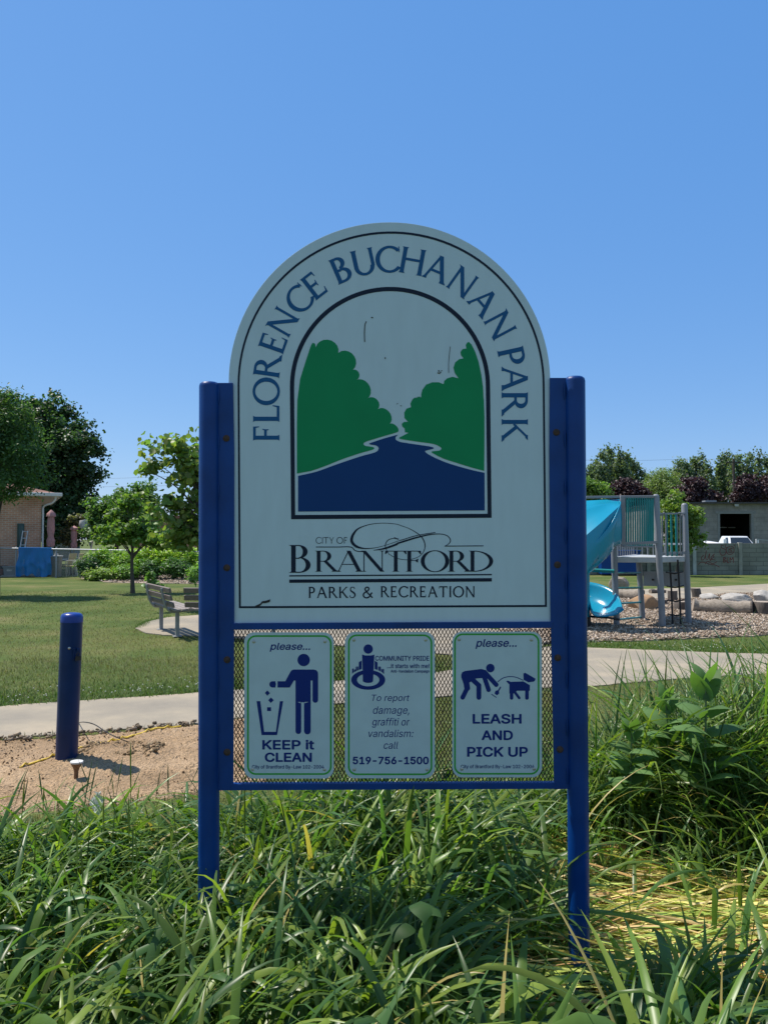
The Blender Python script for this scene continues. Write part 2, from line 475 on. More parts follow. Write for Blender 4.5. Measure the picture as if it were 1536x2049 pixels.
def set_word(D, text, x0, x1, y0, y1, gap=.06, space=.45, big=None):
    """letters between photo columns x0..x1, cap top y0, baseline y1"""
    adv = []; x = 0
    for i, c in enumerate(text):
        if c == ' ': x += space; adv.append(None); continue
        k = big if (big and i == 0) else 1
        adv.append((x, k)); x += (D[c][1] + gap) * k
    tot = x - gap; sx = (x1 - x0) / tot; sy = y1 - y0; out = []
    for c, a in zip(text, adv):
        if a is None: continue
        for p in D[c][0]: out.append([(x0 + (a[0] + q[0] * a[1]) * sx, y1 - q[1] * sy * a[1]) for q in p])
    return out
try:                                        # the sans face that ships inside Blender
    import os
    SANS = bpy.data.fonts.load(os.path.join(bpy.utils.system_resource('DATAFILES', path='fonts'), 'Inter.woff2'))
except Exception:
    SANS = None
def type_set(text, x0, y0, x1, y1, shear=0, bold=0):
    """sans text from the built-in font, fitted to a box"""
    cu = bpy.data.curves.new('type', 'FONT'); cu.body = text
    if SANS: cu.font = SANS
    cu.size = 1.0; cu.shear = shear; cu.resolution_u = 4
    o = bpy.data.objects.new('type', cu); COL.objects.link(o)
    dg = bpy.context.evaluated_depsgraph_get(); dg.update()
    crv = o.to_curve(dg); cont = []
    for sp in crv.splines:
        P = sp.bezier_points; n = len(P); c = []
        for i in range(n):
            q0, q1 = P[i], P[(i + 1) % n]
            c += [tuple(w[:2]) for w in mg.interpolate_bezier(q0.co, q0.handle_right, q1.handle_left, q1.co, 5)[:-1]]
        d = [p for i, p in enumerate(c) if math.dist(p, c[i - 1]) > 1e-5]
        if len(d) > 2: cont.append(d)
    o.to_curve_clear()
    bpy.data.objects.remove(o); bpy.data.curves.remove(cu)
    vv = [Vector(p) for c in cont for p in c]; ee = []; k = 0
    for c in cont:
        ee += [(k + i, k + (i + 1) % len(c)) for i in range(len(c))]; k += len(c)
    vo, eo, fo, _, _, _ = mg.delaunay_2d_cdt(vv, ee, [], 0, 1e-6)
    cx = np.array([sum(vo[i][0] for i in q) / len(q) for q in fo]); cy = np.array([sum(vo[i][1] for i in q) / len(q) for q in fo]); wn_ = np.zeros(len(fo))
    for c in cont:                              # non-zero winding, so overlapping strokes of one letter stay solid
        for i in range(len(c)):
            (xa, ya), (xb, yb) = c[i], c[(i + 1) % len(c)]
            if ya == yb: continue
            hit = ((ya > cy) != (yb > cy)) & (cx < (xb - xa) * (cy - ya) / (yb - ya) + xa)
            wn_ += np.where(hit, 1 if yb > ya else -1, 0)
    v = [(p[0], p[1]) for p in vo]; f = [tuple(q) for q, w in zip(fo, wn_) if w != 0]
    us = sorted({i for q in f for i in q}); mp = {q: j for j, q in enumerate(us)}; v = [v[i] for i in us]; f = [tuple(mp[i] for i in q) for q in f]
    ax, bx = min(p[0] for p in v), max(p[0] for p in v); ay, by = min(p[1] for p in v), max(p[1] for p in v)
    x0 += bold; x1 -= bold; y0 += bold * .8; y1 -= bold * .8
    base = [(x0 + (p[0] - ax) / (bx - ax) * (x1 - x0), y1 - (p[1] - ay) / (by - ay) * (y1 - y0)) for p in v]
    if not bold: return base, f
    V = []; F = []                              # a heavier weight: the outline swept round a small circle, each pass a hair in front
    for k in range(12):
        dx, dy = bold * math.cos(k * math.pi / 6), bold * .8 * math.sin(k * math.pi / 6); o = len(V)
        V += [(p[0] + dx, p[1] + dy, k * .03) for p in base]; F += [tuple(i + o for i in q) for q in f]
    return V, F
def merge(*vfs):
    V = []; Fc = []
    for v, f in vfs:
        o = len(V); V += v; Fc += [tuple(i + o for i in q) for q in f]
    return V, Fc

# ------------------------------------------------------------------ the park sign
M_board = mat('white_sign_face', (.50, .61, .68), .35, var=.03, scale=5, stretch=(5, 5, 1.2))
M_blue = mat('blue_post_paint', (.0006, .040, .20), .38, spec=.3, var=.24, scale=5, detail=9, bump=.05, bscale=160)
M_navy = mat('navy_ink', (.006, .014, .035), .4, spec=.2, var=.05)
M_letter = mat('blue_lettering', (.003, .085, .235), .4, spec=.25, var=.05)
M_river = mat('river_blue', (.001, .040, .17), .4, spec=.2, var=.04)
M_green = mat('emblem_green', (.001, .235, .085), .4, spec=.2, var=.05)
M_plate = mat('reflective_plate', (.46, .57, .63), .4, var=.05, scale=12)
M_plateline = mat('plate_green', (.04, .34, .045), .4, spec=.25, var=.05)
M_ink = mat('plate_blue_ink', (.003, .022, .17), .4, spec=.2, var=.06)
M_rust = mat('rusty_bolt', (.09, .045, .03), .8, col2=(.03, .022, .02), scale=90, bump=.3, bscale=200)
M_zinc = mat('screw_metal', (.45, .45, .43), .45, metal=.7, var=.2, scale=60)
M_mesh = mat('expanded_metal', (.002, .004, .012), .7, var=.1, spec=.2)
M_scrape = mat('bare_scrape', (.03, .026, .024), .8, var=.3, scale=60)

def z1(x, y): return (440 + x / 4.267, 1230 + y / 4.267)
def z2(x, y): return (780 + x / 3.746, 1230 + y / 3.746)
def z5(x, y): return (440 + x / 4.267, 430 + y / 4.267)
def z6(x, y): return (780 + x / 4.518, 430 + y / 4.518)
def z7(x, y): return (440 + x / 4.267, 780 + y / 4.267)
def z8(x, y): return (780 + x / 3.746, 780 + y / 3.746)

sign = thing('park_sign', (at(783, 1600, SY).x, SY, 0),
             'tall arched white park name sign with green tree emblem between two blue steel posts', 'sign')
# board
bo = [(468, 1247), (466, 1000), (460, 850), (457.5, 766)]
bo += [(779 + 321.5 * math.cos(R(a)), 766 - 321.5 * math.sin(R(a))) for a in np.linspace(180, 0, 61)[1:]]
bo += [(1100.5, 850), (1100.5, 1000), (1101, 1244)]
bo = [(min(max(x, 455), 1103), y) for x, y in bo]
mb = MB(); mb.prism(bo, lambda x, y: at(x, y, SY), lambda x, y: at(x, y, SY) + Vector((0, .012, 0)))
board = mb.build('sign_board', M_board, sign, bevel=.0012)

def arch_line(cxl, top, xl, xr, ybl, ybr, xlb, xrb, n=60):
    cx = (xl + xr) / 2; r = (xr - xl) / 2; cy = top + r
    return [(xlb, ybl)] + [(cx + r * math.cos(R(a)), cy - r * math.sin(R(a))) for a in np.linspace(180, 0, n)] + [(xrb, ybr)]
bor = ring(arch_line(0, 463, 475.5, 1089, 1217, 1214.5, 478, 1093.5), arch_line(0, 467.5, 479.3, 1085, 1213, 1210.5, 482, 1089.5))
decal('border_line', bor, M_navy, 1, board)
fr = ring(arch_line(0, 574, 580, 980, 1039, 1036, 582.5, 983), arch_line(0, 582.5, 588.5, 971.5, 1030.5, 1028, 590.5, 975))
decal('emblem_frame', fr, M_navy, 1, board)

# lettering round the arch
AR = capitals(.155, .10, .045)
CX, CY, RB, CAP = 781, 767, 222, 52.5
arch = []
def put(c, ang=None, yc=None, side=-1, sx=1.0):
    polys, w = AR[c]
    for p in polys:
        q = []
        for gx, gy in p:
            u = (gx - w / 2) * CAP * sx; v = RB + gy * CAP
            if ang is not None:
                a = R(ang); q.append((CX + math.sin(a) * v + math.cos(a) * u, CY - math.cos(a) * v + math.sin(a) * u))
            elif side < 0: q.append((CX - v, yc - u))
            else: q.append((CX + v, yc + u))
        arch.append(q)
put('F', yc=867, sx=.98); put('L', yc=827, sx=1.05); put('O', yc=783, sx=1.0)
for c, a, s in (('R', -81.8, 1.03), ('E', -70.8, 1), ('N', -60.2, 1), ('C', -47.3, 1), ('E', -37.8, 1), ('B', -23.2, 1.02), ('U', -12.4, 1.05), ('C', -1.2, 1.02),
                ('H', 10.2, 1), ('A', 22.2, .98), ('N', 35.4, 1), ('A', 48.7, .98), ('N', 62, 1), ('P', 77.6, 1.1)):
    put(c, a, sx=s)
put('A', yc=757, side=1, sx=.98); put('R', yc=807, side=1, sx=1.06); put('K', yc=860, side=1, sx=1.0)
decal('arch_lettering', arch, M_letter, 1, board)

def scallop(a, b, k=.75, n=9):
    """bulging arc from a to b (points), bulge to the left of the direction a->b (photo y down)"""
    (x0, y0), (x1, y1) = a, b; mx, my = (x0 + x1) / 2, (y0 + y1) / 2; l = math.hypot(x1 - x0, y1 - y0) / 2
    ux, uy = (x1 - x0) / (2 * l), (y1 - y0) / (2 * l); nx, ny = uy, -ux
    return [(mx - math.cos(math.pi * t / n) * l * ux + math.sin(math.pi * t / n) * l * k * 1.25 * nx,
             my - math.cos(math.pi * t / n) * l * uy + math.sin(math.pi * t / n) * l * k * 1.25 * ny) for t in range(n + 1)]
lt = [z7(657, 715), (594, 905), (594, 850), (595, 800), z5(685, 1400), z5(735, 1240), z5(775, 1120), z5(787, 1095), z5(800, 1092), z5(812, 1100), z5(818, 1130)]
lt += scallop(z5(818, 1130), z5(1010, 1178), .72)[1:]
lt += scallop(z5(1010, 1178), z5(1135, 1322), .72)
lt += scallop(z5(1135, 1322), z5(1158, 1412), .75)
lt += scallop(z5(1158, 1412), z7(1255, 77), .66)
lt += scallop(z7(1255, 77), z7(1347, 165), .68)
lt += scallop(z7(1347, 165), z7(1445, 293), .62)
lt += scallop(z7(1445, 293), z7(1520, 358), .45)
lt += spline([z7(*p) for p in [(1500, 366), (1400, 395), (1300, 425), (1240, 445), (1225, 462), (1240, 478), (1285, 485), (1312, 492), (1315, 503), (1290, 515), (1200, 540), (1050, 590), (900, 650), (780, 692)]], 4)
rt = [z8(140, 322)] + spline([z8(*p) for p in [(95, 345), (68, 360), (90, 370), (180, 385), (320, 405), (370, 425), (385, 440), (368, 455), (312, 463), (330, 480), (400, 515), (500, 548), (620, 585), (705, 607)]], 4)
rt += [z8(707, 400), z8(707, 200), z8(702, 60), z6(845, 1672), z6(840, 1560), z6(825, 1450), z6(800, 1330), z6(770, 1240), z6(735, 1170), z6(712, 1148)]
def chain(ps, k): 
    out = []
    for a, b in zip(ps[:-1], ps[1:]): out += [(x, y) for x, y in scallop(b, a, k)][::-1]
    return out
rt += [z6(695, 1155), z6(684, 1178), z6(690, 1208)]
rt += [z6(655, 1213), z6(636, 1240), z6(642, 1270), z6(665, 1296)]
rt += [z6(625, 1304), z6(588, 1334), z6(573, 1382), z6(585, 1430), z6(620, 1478)]
rt += [z6(565, 1463), z6(515, 1478), z6(490, 1500), z6(484, 1530)]
rt += [z6(440, 1513), z6(380, 1513), z6(325, 1535), z6(293, 1580), z6(282, 1620), z6(283, 1648), z6(240, 1645), z6(205, 1660)]
rt += [z8(235, 50), z8(200, 52), z8(168, 72), z8(153, 103), z8(158, 130), z8(125, 140), z8(107, 170), z8(108, 210), z8(135, 240), z8(105, 240), z8(88, 255), z8(92, 275), z8(110, 290), z8(112, 318)]
decal('emblem_trees', [lt, rt], M_green, 1, board)
rv = [(596.3, 1023.7), z7(667, 735)] + spline([z7(*p) for p in [(780, 710), (850, 690), (1000, 635), (1200, 568), (1320, 535), (1350, 512), (1352, 492), (1330, 475), (1290, 468), (1272, 460), (1300, 448), (1400, 415), (1510, 385)]], 4)
rv += spline([z8(*p) for p in [(60, 337), (42, 355), (45, 375), (70, 388), (100, 395), (200, 410), (300, 425), (328, 436), (312, 445), (272, 455), (263, 463), (290, 485), (360, 520), (450, 555), (600, 598), (708, 622)]], 4) + [z8(709, 904)]
decal('emblem_river', [rv], M_river, 1, board)

# the city crest: swirl, words, rules
TR = capitals(.138, .036, .085, .06); FQ = capitals(.145, .105, .035, .08); OP = capitals(.10, .085, .0)
cr = set_word(OP, 'CITY OF', *[z7(818, 0)[0], z7(1086, 0)[0]], z7(0, 1258)[1], z7(0, 1313)[1], gap=.1, space=.35)
cr += set_word(TR, 'B', z7(594, 0)[0], z7(785, 0)[0], z7(0, 1325)[1], z7(0, 1562)[1])
cr += set_word(TR, 'RANTFORD', z7(815, 0)[0], z8(778, 0)[0], z8(0, 1206)[1], z8(0, 1363)[1], gap=-.035)
cr += set_word(FQ, 'PARKS', z7(755, 0)[0], z7(1158, 0)[0], z7(0, 1682)[1], z7(0, 1777)[1], gap=.12)
cr += set_word(FQ, '&', z7(1215, 0)[0], z7(1310, 0)[0], z7(0, 1682)[1], z7(0, 1777)[1])
cr += set_word(FQ, 'RECREATION', z7(1370, 0)[0], z8(637, 0)[0], z8(0, 1472)[1], z8(0, 1555)[1], gap=.12)
cr += [[z7(592, 1583), z8(762, 1380), z8(762, 1390), z7(592, 1594)], [z7(592, 1620), z8(762, 1411), z8(762, 1437), z7(592, 1648)]]
T = 3.746 / 4.267
loop = [z7(1536, 1285), z7(1420, 1325), z7(1330, 1348), z7(1240, 1355), z7(1170, 1340), z7(1130, 1305), z7(1125, 1265), z7(1150, 1215), z7(1190, 1180), z7(1280, 1149), z7(1390, 1138), z7(1500, 1146),
        z8(80, 1017), z8(150, 1043), z8(220, 1087), z8(253, 1130), z8(262, 1180), z8(240, 1230), z8(190, 1262), z8(120, 1274), z8(50, 1262), z8(0, 1236), z7(1440, 1400), z7(1412, 1345), z7(1420, 1300), z7(1450, 1275), z7(1500, 1266), z8(30, 1110), z8(65, 1120)]
lw = [1, 1, 1.2, 2.2, 4.5, 5.6, 5.4, 4, 2.4, 1.3, 1.1, 1.1, 1.1, 1.2, 1.7, 2.0, 1.7, 1.2, 1.1, 1.1, 1.1, 1.1, 1.1, 1.4, 1.6, 1.4, 1.2, 2.0, 2.2]
lp = spline([(x, y, w) for (x, y), w in zip(loop, lw)], 6)
cr += strip([p[:2] for p in lp], [p[2] for p in lp])
cr += strip(spline([z7(1536, 1285), z8(100, 1122), z8(200, 1092), z8(340, 1069)], 6), 1.6)
sw_ = [z7(1310, 1370), z7(1400, 1356), z7(1500, 1322), z8(60, 1150), z8(130, 1128), z8(200, 1107), z8(300, 1085), z8(380, 1081), z8(430, 1095), z8(452, 1125), z8(442, 1152), z8(410, 1172)]
wp = spline([(x, y, w) for (x, y), w in zip(sw_, [1, 3.4, 4.2, 3.6, 3.4, 3.2, 2.2, 1.6, 1.6, 1.9, 1.5, 1.2])], 6)
cr += strip([p[:2] for p in wp], [p[2] for p in wp]) + strip([z8(408, 1171.5), z8(700, 1169.5)], 1.7)
cr += strip(spline([z7(820, 1342), z7(1000, 1342), z7(1115, 1342), z7(1150, 1370), z7(1185, 1380), z7(1240, 1381)], 5), 1.7)
decal('crest_lettering', cr, M_navy, 1, board)

# scrapes and chips in the face
scr = [strip(spline([z5(1235, 1085), z5(1233, 1010), z5(1237, 940), z5(1250, 908)], 4), 1.7), [circle(*z5(1298, 876), 2.2, 1.2, 10)], [circle(*z5(1410, 1222), 1, 2.2, 10)],
       strip(spline([z6(530, 1428), z6(530, 1330), z6(544, 1190)], 4), 1.0), strip(spline([z6(430, 1425), z6(445, 1432), z6(460, 1418)], 4), 2), [circle(*z6(440, 1410), 1.6, 1.6, 8)], [circle(*z6(466, 1408), 1.8, .7, 8)],
       strip([z8(50, 108), z8(60, 100)], 1), strip([z8(76, 118), z8(88, 121)], 1),
       [[z7(300, 1845), z7(345, 1825), z7(360, 1805), z7(395, 1800), z7(432, 1788), z7(425, 1812), z7(390, 1822), z7(365, 1822), z7(345, 1843), z7(310, 1853)]]]
for g_ in scr: decal('scrape', g_, M_scrape, 2, board)

# posts, flanges, rails
def post(xt, yt, xb, wpx_t):
    a = at(xt, yt, SY); b = at(xb, 1985, SY); d = (b - a); b = a + d * ((a.z + .25) / (a.z - b.z)); r = .0368
    dz = Vector((0, 0, 1))
    prof = [(0, .35), (.003, .75), (.009, .94), (.018, 1.0)]
    pts = [a - dz * z for z, _ in prof] + [a + (b - a) * t for t in (.3, .6, 1)]
    mb = MB(); mb.tube(pts, [r * k for _, k in prof] + [r] * 3, 28)
    o = mb.build('post', M_blue, sign, smooth=True)
    return o
post(419.5, 764, 417.5, 41); post(1149, 753, 1158.5, 41)
def slab(name, poly, y0, y1, m, parent, bevel=.0015):
    mb = MB(); mb.prism(poly, lambda x, y: at(x, y, SY) + Vector((0, y0, 0)), lambda x, y: at(x, y, SY) + Vector((0, y1, 0)))
    return mb.build(name, m, parent, bevel=bevel)
fl = slab('flange', [(434, 767), (467, 767), (469.5, 900), (469.5, 1250), (468, 1580), (434, 1580)], -.010, -.003, M_blue, sign)
fr2 = slab('flange', [(1098.5, 757), (1131, 757), (1139, 1577), (1107, 1578), (1099.5, 1200), (1097.5, 900)], -.010, -.003, M_blue, sign)
slab('rail', [(464, 1246.5), (1104, 1243.5), (1104, 1256), (464, 1259.5)], -.0125, -.0005, M_blue, sign)
slab('rail', [(464, 1566.5), (1108, 1564), (1108, 1576.5), (464, 1579.5)], -.0125, .009, M_blue, sign)
for k, (x, y) in enumerate([(453, 877), (454, 1136), (454.5, 1320), (454.5, 1505), (1112.5, 865), (1114.5, 1130), (1115, 1316), (1119.5, 1499.5)]):
    c = at(x, y, SY - .010); mb = MB()
    mb.tube([c + Vector((0, .002, 0)), c + Vector((0, -.0015, 0)), c + Vector((0, -.004, 0)), c + Vector((0, -.0052, 0))], [.0125, .0122, .0095, .004], 18)
    mb.build('bolt', M_rust, fl if k < 4 else fr2, smooth=True)
# weld beads along the seams
for (xa, ya, xb, yb, par) in ((437.5, 768, 436, 1578, fl), (1128.5, 758, 1135, 1576, fr2)):
    for t in np.linspace(.03, .97, 9):
        mb = MB(); a = at(xa + (xb - xa) * t, ya + (yb - ya) * t, SY - .0125)
        mb.tube([a + Vector((0, 0, .03)), a + Vector((0, -.002, .015)), a + Vector((0, -.002, -.015)), a - Vector((0, 0, .03))], [.001, .0028, .0028, .001], 6)
        mb.build('weld_bead', M_blue, par, smooth=True)
# expanded metal screen
x0, x1_, ya, yb = 469, 1104, 1258, 1566
nx, ny = 87, 23
mb = MB()
for j in range(ny):
    for i in range(nx):
        cx = x0 + (x1_ - x0) * (i + .5) / nx; cy = ya + (yb - ya) * (j + .5) / ny
        hx = (x1_ - x0) / nx / 2; hy = (yb - ya) / ny / 2
        for a, b in (((cx - hx, cy), (cx, cy - hy)), ((cx, cy - hy), (cx + hx, cy)), ((cx + hx, cy), (cx, cy + hy)), ((cx, cy + hy), (cx - hx, cy))):
            pa, pb = at(*a, SY + .004), at(*b, SY + .004)
            mb.beam(pa, pb, .0027, .0022, up=(0, 1, 0))
mb.build('expanded_mesh', M_mesh, sign, recalc=False)

# three notice plates
def plate(outer, line, lab, inks, screws):
    p = slab('notice_panel', rrect(*outer, 20), -.006, -.0035, M_plate, sign, bevel=.0006)
    p['label'] = lab
    L = (.0062) / .0009
    decal('green_border', ring(rrect(*line, 17), rrect(line[0] + 3.4, line[1] + 3.4, line[2] - 3.4, line[3] - 3.4, 14)), M_plateline, L + .3, p)
    for n, polys, vfs in inks:
        if vfs:
            for vf in vfs: decal(n, None, M_ink, L + .3, p, vf)
        else: decal(n, polys, M_ink, L + .3, p)
    for x, y in screws:
        c = at(x, y, SY - .006); mb = MB(); mb.tube([c, c + Vector((0, -.0012, 0)), c + Vector((0, -.0024, 0))], [.0062, .0058, .003], 14)
        mb.tube([c + Vector((0, -.0024, 0)), c + Vector((0, -.0032, 0))], [.0022, .0015], 6)
        mb.build('screw', M_zinc, p, smooth=True)
def TS(z, text, x0, y0, x1, y1, **k):
    a = z(x0, y0); b = z(x1, y1); return type_set(text, *a, *b, **k)
def capsule(a, b, r, n=10):
    (x0, y0), (x1, y1) = a, b; t = math.degrees(math.atan2(y1 - y0, x1 - x0))
    return circle(x1, y1, r, r, n, t - 90, t + 90) + circle(x0, y0, r, r, n, t + 90, t + 270)
Z1 = lambda ps: [z1(*p) for p in ps]
Z2 = lambda ps: [z2(*p) for p in ps]
k1 = 1 / 4.267; k2 = 1 / 3.746
person = [circle(*z1(715, 387), 53 * k1, None, 40),
          Z1([(600, 490), (612, 474), (630, 468), (800, 468), (822, 474), (835, 488), (838, 505), (838, 728), (790, 728), (790, 562), (775, 562), (775, 745), (645, 745), (645, 562), (632, 562), (597, 622), (492, 622), (492, 568), (558, 568)]),
          circle(*z1(814, 728), 24 * k1), Z1([(718, 757), (775, 740), (775, 994), (718, 994)]), Z1([(645, 740), (694, 757), (694, 994), (645, 994)]),
          Z1([(690, 757), (694, 750), (706, 746), (718, 750), (722, 757), (722, 735), (690, 735)]),
          circle(*z1(746.5, 994), 28 * k1), circle(*z1(669.5, 994), 24.5 * k1), capsule(z1(449, 595), z1(452, 595), 27 * k1), Z1([(449, 568), (475, 568), (475, 622), (449, 622)]),
          Z1([(313, 738), (345, 738), (378, 1000), (356, 1028)]), Z1([(375, 1000), (482, 1000), (488, 1028), (356, 1028)]), Z1([(512, 738), (540, 738), (488, 1028), (478, 1000)]),
          Z1([(405, 646), (428, 670), (405, 692), (384, 668)]), Z1([(436, 706), (460, 730), (434, 754), (413, 730)]), Z1([(403, 790), (437, 790), (437, 823), (403, 823)])]
plate((489, 1265, 668, 1557), (494.5, 1271, 663.5, 1550.5), 'notice plate reading keep it clean with a person dropping litter in a bin',
      [('pictogram', person, None),
       ('lettering', None, (TS(z1, 'please...', 425, 240, 770, 316, shear=.22, bold=.42), TS(z1, 'KEEP it', 362, 1068, 805, 1152, bold=1.05), TS(z1, 'CLEAN', 383, 1177, 785, 1258, bold=1.05),
                                 TS(z1, 'City of Brantford By-Law 102-2004', 275, 1283, 888, 1322, bold=.15)))],
      [z1(290, 230), z1(897, 228), z1(280, 1320), z1(893, 1322)])
ell = lambda rx, ry: [z1(*p) for p in circle(1265, 557, rx, ry, 48)]
cp = [circle(*z1(1265, 293), 40 * k1)] + ring(ell(145, 84), ell(95, 54)) + [Z1([(1213, 340), (1240, 348), (1290, 348), (1318, 340), (1306, 570), (1290, 580), (1265, 583), (1240, 580), (1220, 570)])]
for (a, b, t0, t1, c0, c1) in ((1128, 1142, 462, 458, 505, 492), (1145, 1157, 470, 465, 492, 484), (1159, 1170, 445, 440, 484, 477), (1172, 1182, 446, 440, 478, 473), (1185, 1210, 405, 390, 472, 464),
                               (1320, 1345, 392, 408, 464, 472), (1350, 1360, 440, 446, 474, 480), (1362, 1373, 440, 446, 480, 486), (1376, 1386, 462, 468, 486, 494), (1388, 1400, 460, 466, 495, 508)):
    cp.append(Z1([(a, t0), (b, t1), (b, c1), (a, c0)]))
def TX(text, x0, y0, x1, y1, **k): return type_set(text, x0, y0, x1, y1, **k)
plate((690, 1264, 869.5, 1556.5), (696, 1269.5, 864.5, 1551), 'notice plate reading community pride with a telephone number for reporting vandalism',
      [('pictogram', cp, None),
       ('lettering', None, (TX('COMMUNITY PRIDE', 750.5, 1312.3, 858.5, 1322.2, bold=.22), TX('...it starts with me!', 774, 1328, 858.7, 1337, bold=.2), TX('Anti-Vandalism Campaign', 781.5, 1340, 858.5, 1347.5, bold=.15),
                                 TX('To report', 743.5, 1390, 819, 1406, shear=.2), TX('damage,', 746, 1413.5, 818.7, 1432.5, shear=.2), TX('graffiti or', 744, 1436.5, 819.5, 1456, shear=.2),
                                 TX('vandalism:', 737, 1460, 827, 1475, shear=.2), TX('call', 767.4, 1484, 796, 1498.5, shear=.2), TX('519-756-1500', 705.5, 1514, 857.5, 1529.5, bold=.8)))],
      [z1(1143, 215), z2(267, 188), z1(1147, 1320), z2(277, 1160)])
dg_ = [circle(*z2(751, 400), 32 * k2),
       Z2([(540, 432), (560, 422), (680, 407), (700, 410), (716, 424), (735, 470), (690, 475), (645, 478), (592, 510), (560, 545), (533, 470), (533, 450)]),
       capsule(z2(708, 430), z2(795, 525), 17 * k2), capsule(z2(700, 450), z2(738, 563), 17 * k2), capsule(z2(610, 480), z2(665, 530), 18 * k2), capsule(z2(665, 530), z2(665, 620), 18 * k2),
       capsule(z2(565, 470), z2(578, 550), 22 * k2), capsule(z2(578, 550), z2(544, 620), 17 * k2),
       Z2([(825, 538), (832, 543), (815, 575), (818, 590), (800, 605), (782, 590), (790, 570), (808, 565)]),
       Z2([(870, 500), (880, 493), (903, 503), (1000, 500), (1047, 528), (1046, 570), (950, 570), (935, 590), (893, 590), (893, 522)]),
       capsule(z2(910, 575), z2(910, 624), 13 * k2), capsule(z2(1025, 555), z2(1025, 624), 13.5 * k2), capsule(z2(930, 575), z2(967, 624), 10 * k2),
       Z2([(998, 440), (1012, 435), (1090, 480), (1085, 495), (1075, 502), (1035, 507), (1000, 488)])] + strip([z2(758, 595), z2(797, 621)], 1.5) + strip(spline(Z2([(805, 505), (840, 478), (885, 465), (940, 468), (998, 492)]), 5), 1.6)
plate((904, 1263.5, 1083, 1554.5), (908, 1267.5, 1078.5, 1550), 'notice plate reading leash and pick up with a person bending behind a dog',
      [('pictogram', dg_, None),
       ('lettering', None, (TS(z2, 'please...', 640, 183, 948, 256, shear=.22, bold=.42), TS(z2, 'LEASH', 618, 743, 985, 818, bold=1.05), TS(z2, 'AND', 685, 867, 920, 940, bold=1.05),
                                 TS(z2, 'PICK UP', 577, 990, 1032, 1066, bold=1.05), TS(z2, 'City of Brantford By-Law 102-2004', 530, 1124, 1080, 1158, bold=.15)))],
      [z2(517, 185), z2(1058, 188), z2(537, 1156), z2(1078, 1156)])
# ------------------------------------------------------------------ ground, paths, sand, wood chips
M_lawn = ground_mat('lawn_turf', [(.28, (.045, .075, .018)), (.45, (.075, .110, .026)), (.58, (.115, .132, .040)), (.72, (.180, .160, .070))], .55, bump=.5, bscale=60, fine=90, fine_amt=.35)
M_path = ground_mat('path_asphalt', [(.3, (.235, .212, .175)), (.5, (.30, .263, .205)), (.7, (.40, .335, .245))], 1.1, bump=.25, bscale=220, fine=260, fine_amt=.16)
M_sand = ground_mat('bare_sand', [(.25, (.22, .15, .088)), (.5, (.36, .25, .152)), (.75, (.46, .335, .215))], 1.6, bump=.9, bscale=60, fine=110, fine_amt=.4)
M_chip_ground = ground_mat('chip_bed', [(.25, (.20, .155, .115)), (.5, (.33, .265, .205)), (.75, (.45, .375, .30))], 2.5, bump=.8, bscale=22, fine=24, fine_amt=.5)

mb = MB(); S = 900
mb.add([(-S, -60, 0), (S, -60, 0), (S, 1600, 0), (-S, 1600, 0)], [(0, 1, 2, 3)])
tag(mb.build('ground', M_lawn), kind='structure')

def resample(poly, step):
    out = []
    for i in range(len(poly)):
        a, b = poly[i], poly[(i + 1) % len(poly)]; n = max(1, int(math.hypot(b[0] - a[0], b[1] - a[1]) / step))
        out += [(a[0] + (b[0] - a[0]) * k / n, a[1] + (b[1] - a[1]) * k / n) for k in range(n)]
    return out
def sheet(name, poly, z, m, jit=.02, step=.12, kind='structure', seed=3):
    rr = random.Random(seed); p = resample(poly, step)
    p = [(x + rr.uniform(-jit, jit), y + rr.uniform(-jit, jit)) for x, y in p]
    mb = MB(); mb.prism(p, lambda x, y: (x, y, z), lambda x, y: (x, y, z - .05))
    return tag(mb.build(name, m), kind=kind)
PATH = GP(spline([(-420, 1535), (0, 1481), (395, 1450), (680, 1409), (880, 1395), (1090, 1378), (1180, 1375), (1300, 1364), (1536, 1349), (1900, 1331)], 6)
          + spline([(1900, 1318), (1536, 1310), (1400, 1306), (1180, 1297), (1090, 1296), (980, 1318), (880, 1346), (680, 1363), (395, 1388), (0, 1415), (-420, 1452)], 6))
sheet('path', PATH, .012, M_path)
PAD = GP([(272, 1259), (290, 1246), (330, 1237), (420, 1230), (600, 1234), (800, 1240), (1000, 1262), (1095, 1285), (1060, 1309), (980, 1318), (850, 1308), (690, 1294), (560, 1285), (430, 1275), (330, 1272), (290, 1268)])
sheet('bench_pad', PAD, .016, M_path)
FARPATH = GP([(1120, 1200), (1380, 1199), (1450, 1188), (1536, 1185.5), (2100, 1176), (2100, 1162), (1536, 1168.5), (1400, 1176), (1120, 1184)])
sheet('far_path', FARPATH, .012, M_path, step=.6)
PLAY = GP([(1000, 1276), (1090, 1290), (1180, 1286), (1300, 1283), (1536, 1272), (1800, 1262), (1900, 1215), (1536, 1186.5), (1450, 1189), (1380, 1200), (1000, 1201)])
sheet('playground_surface', PLAY, .020, M_chip_ground, jit=.05)
BED = GP([(165, 1158), (215, 1166), (400, 1169), (640, 1172), (800, 1165), (800, 1135), (165, 1135)])
sheet('planting_bed', BED, .016, M_chip_ground, jit=.08, step=.4)

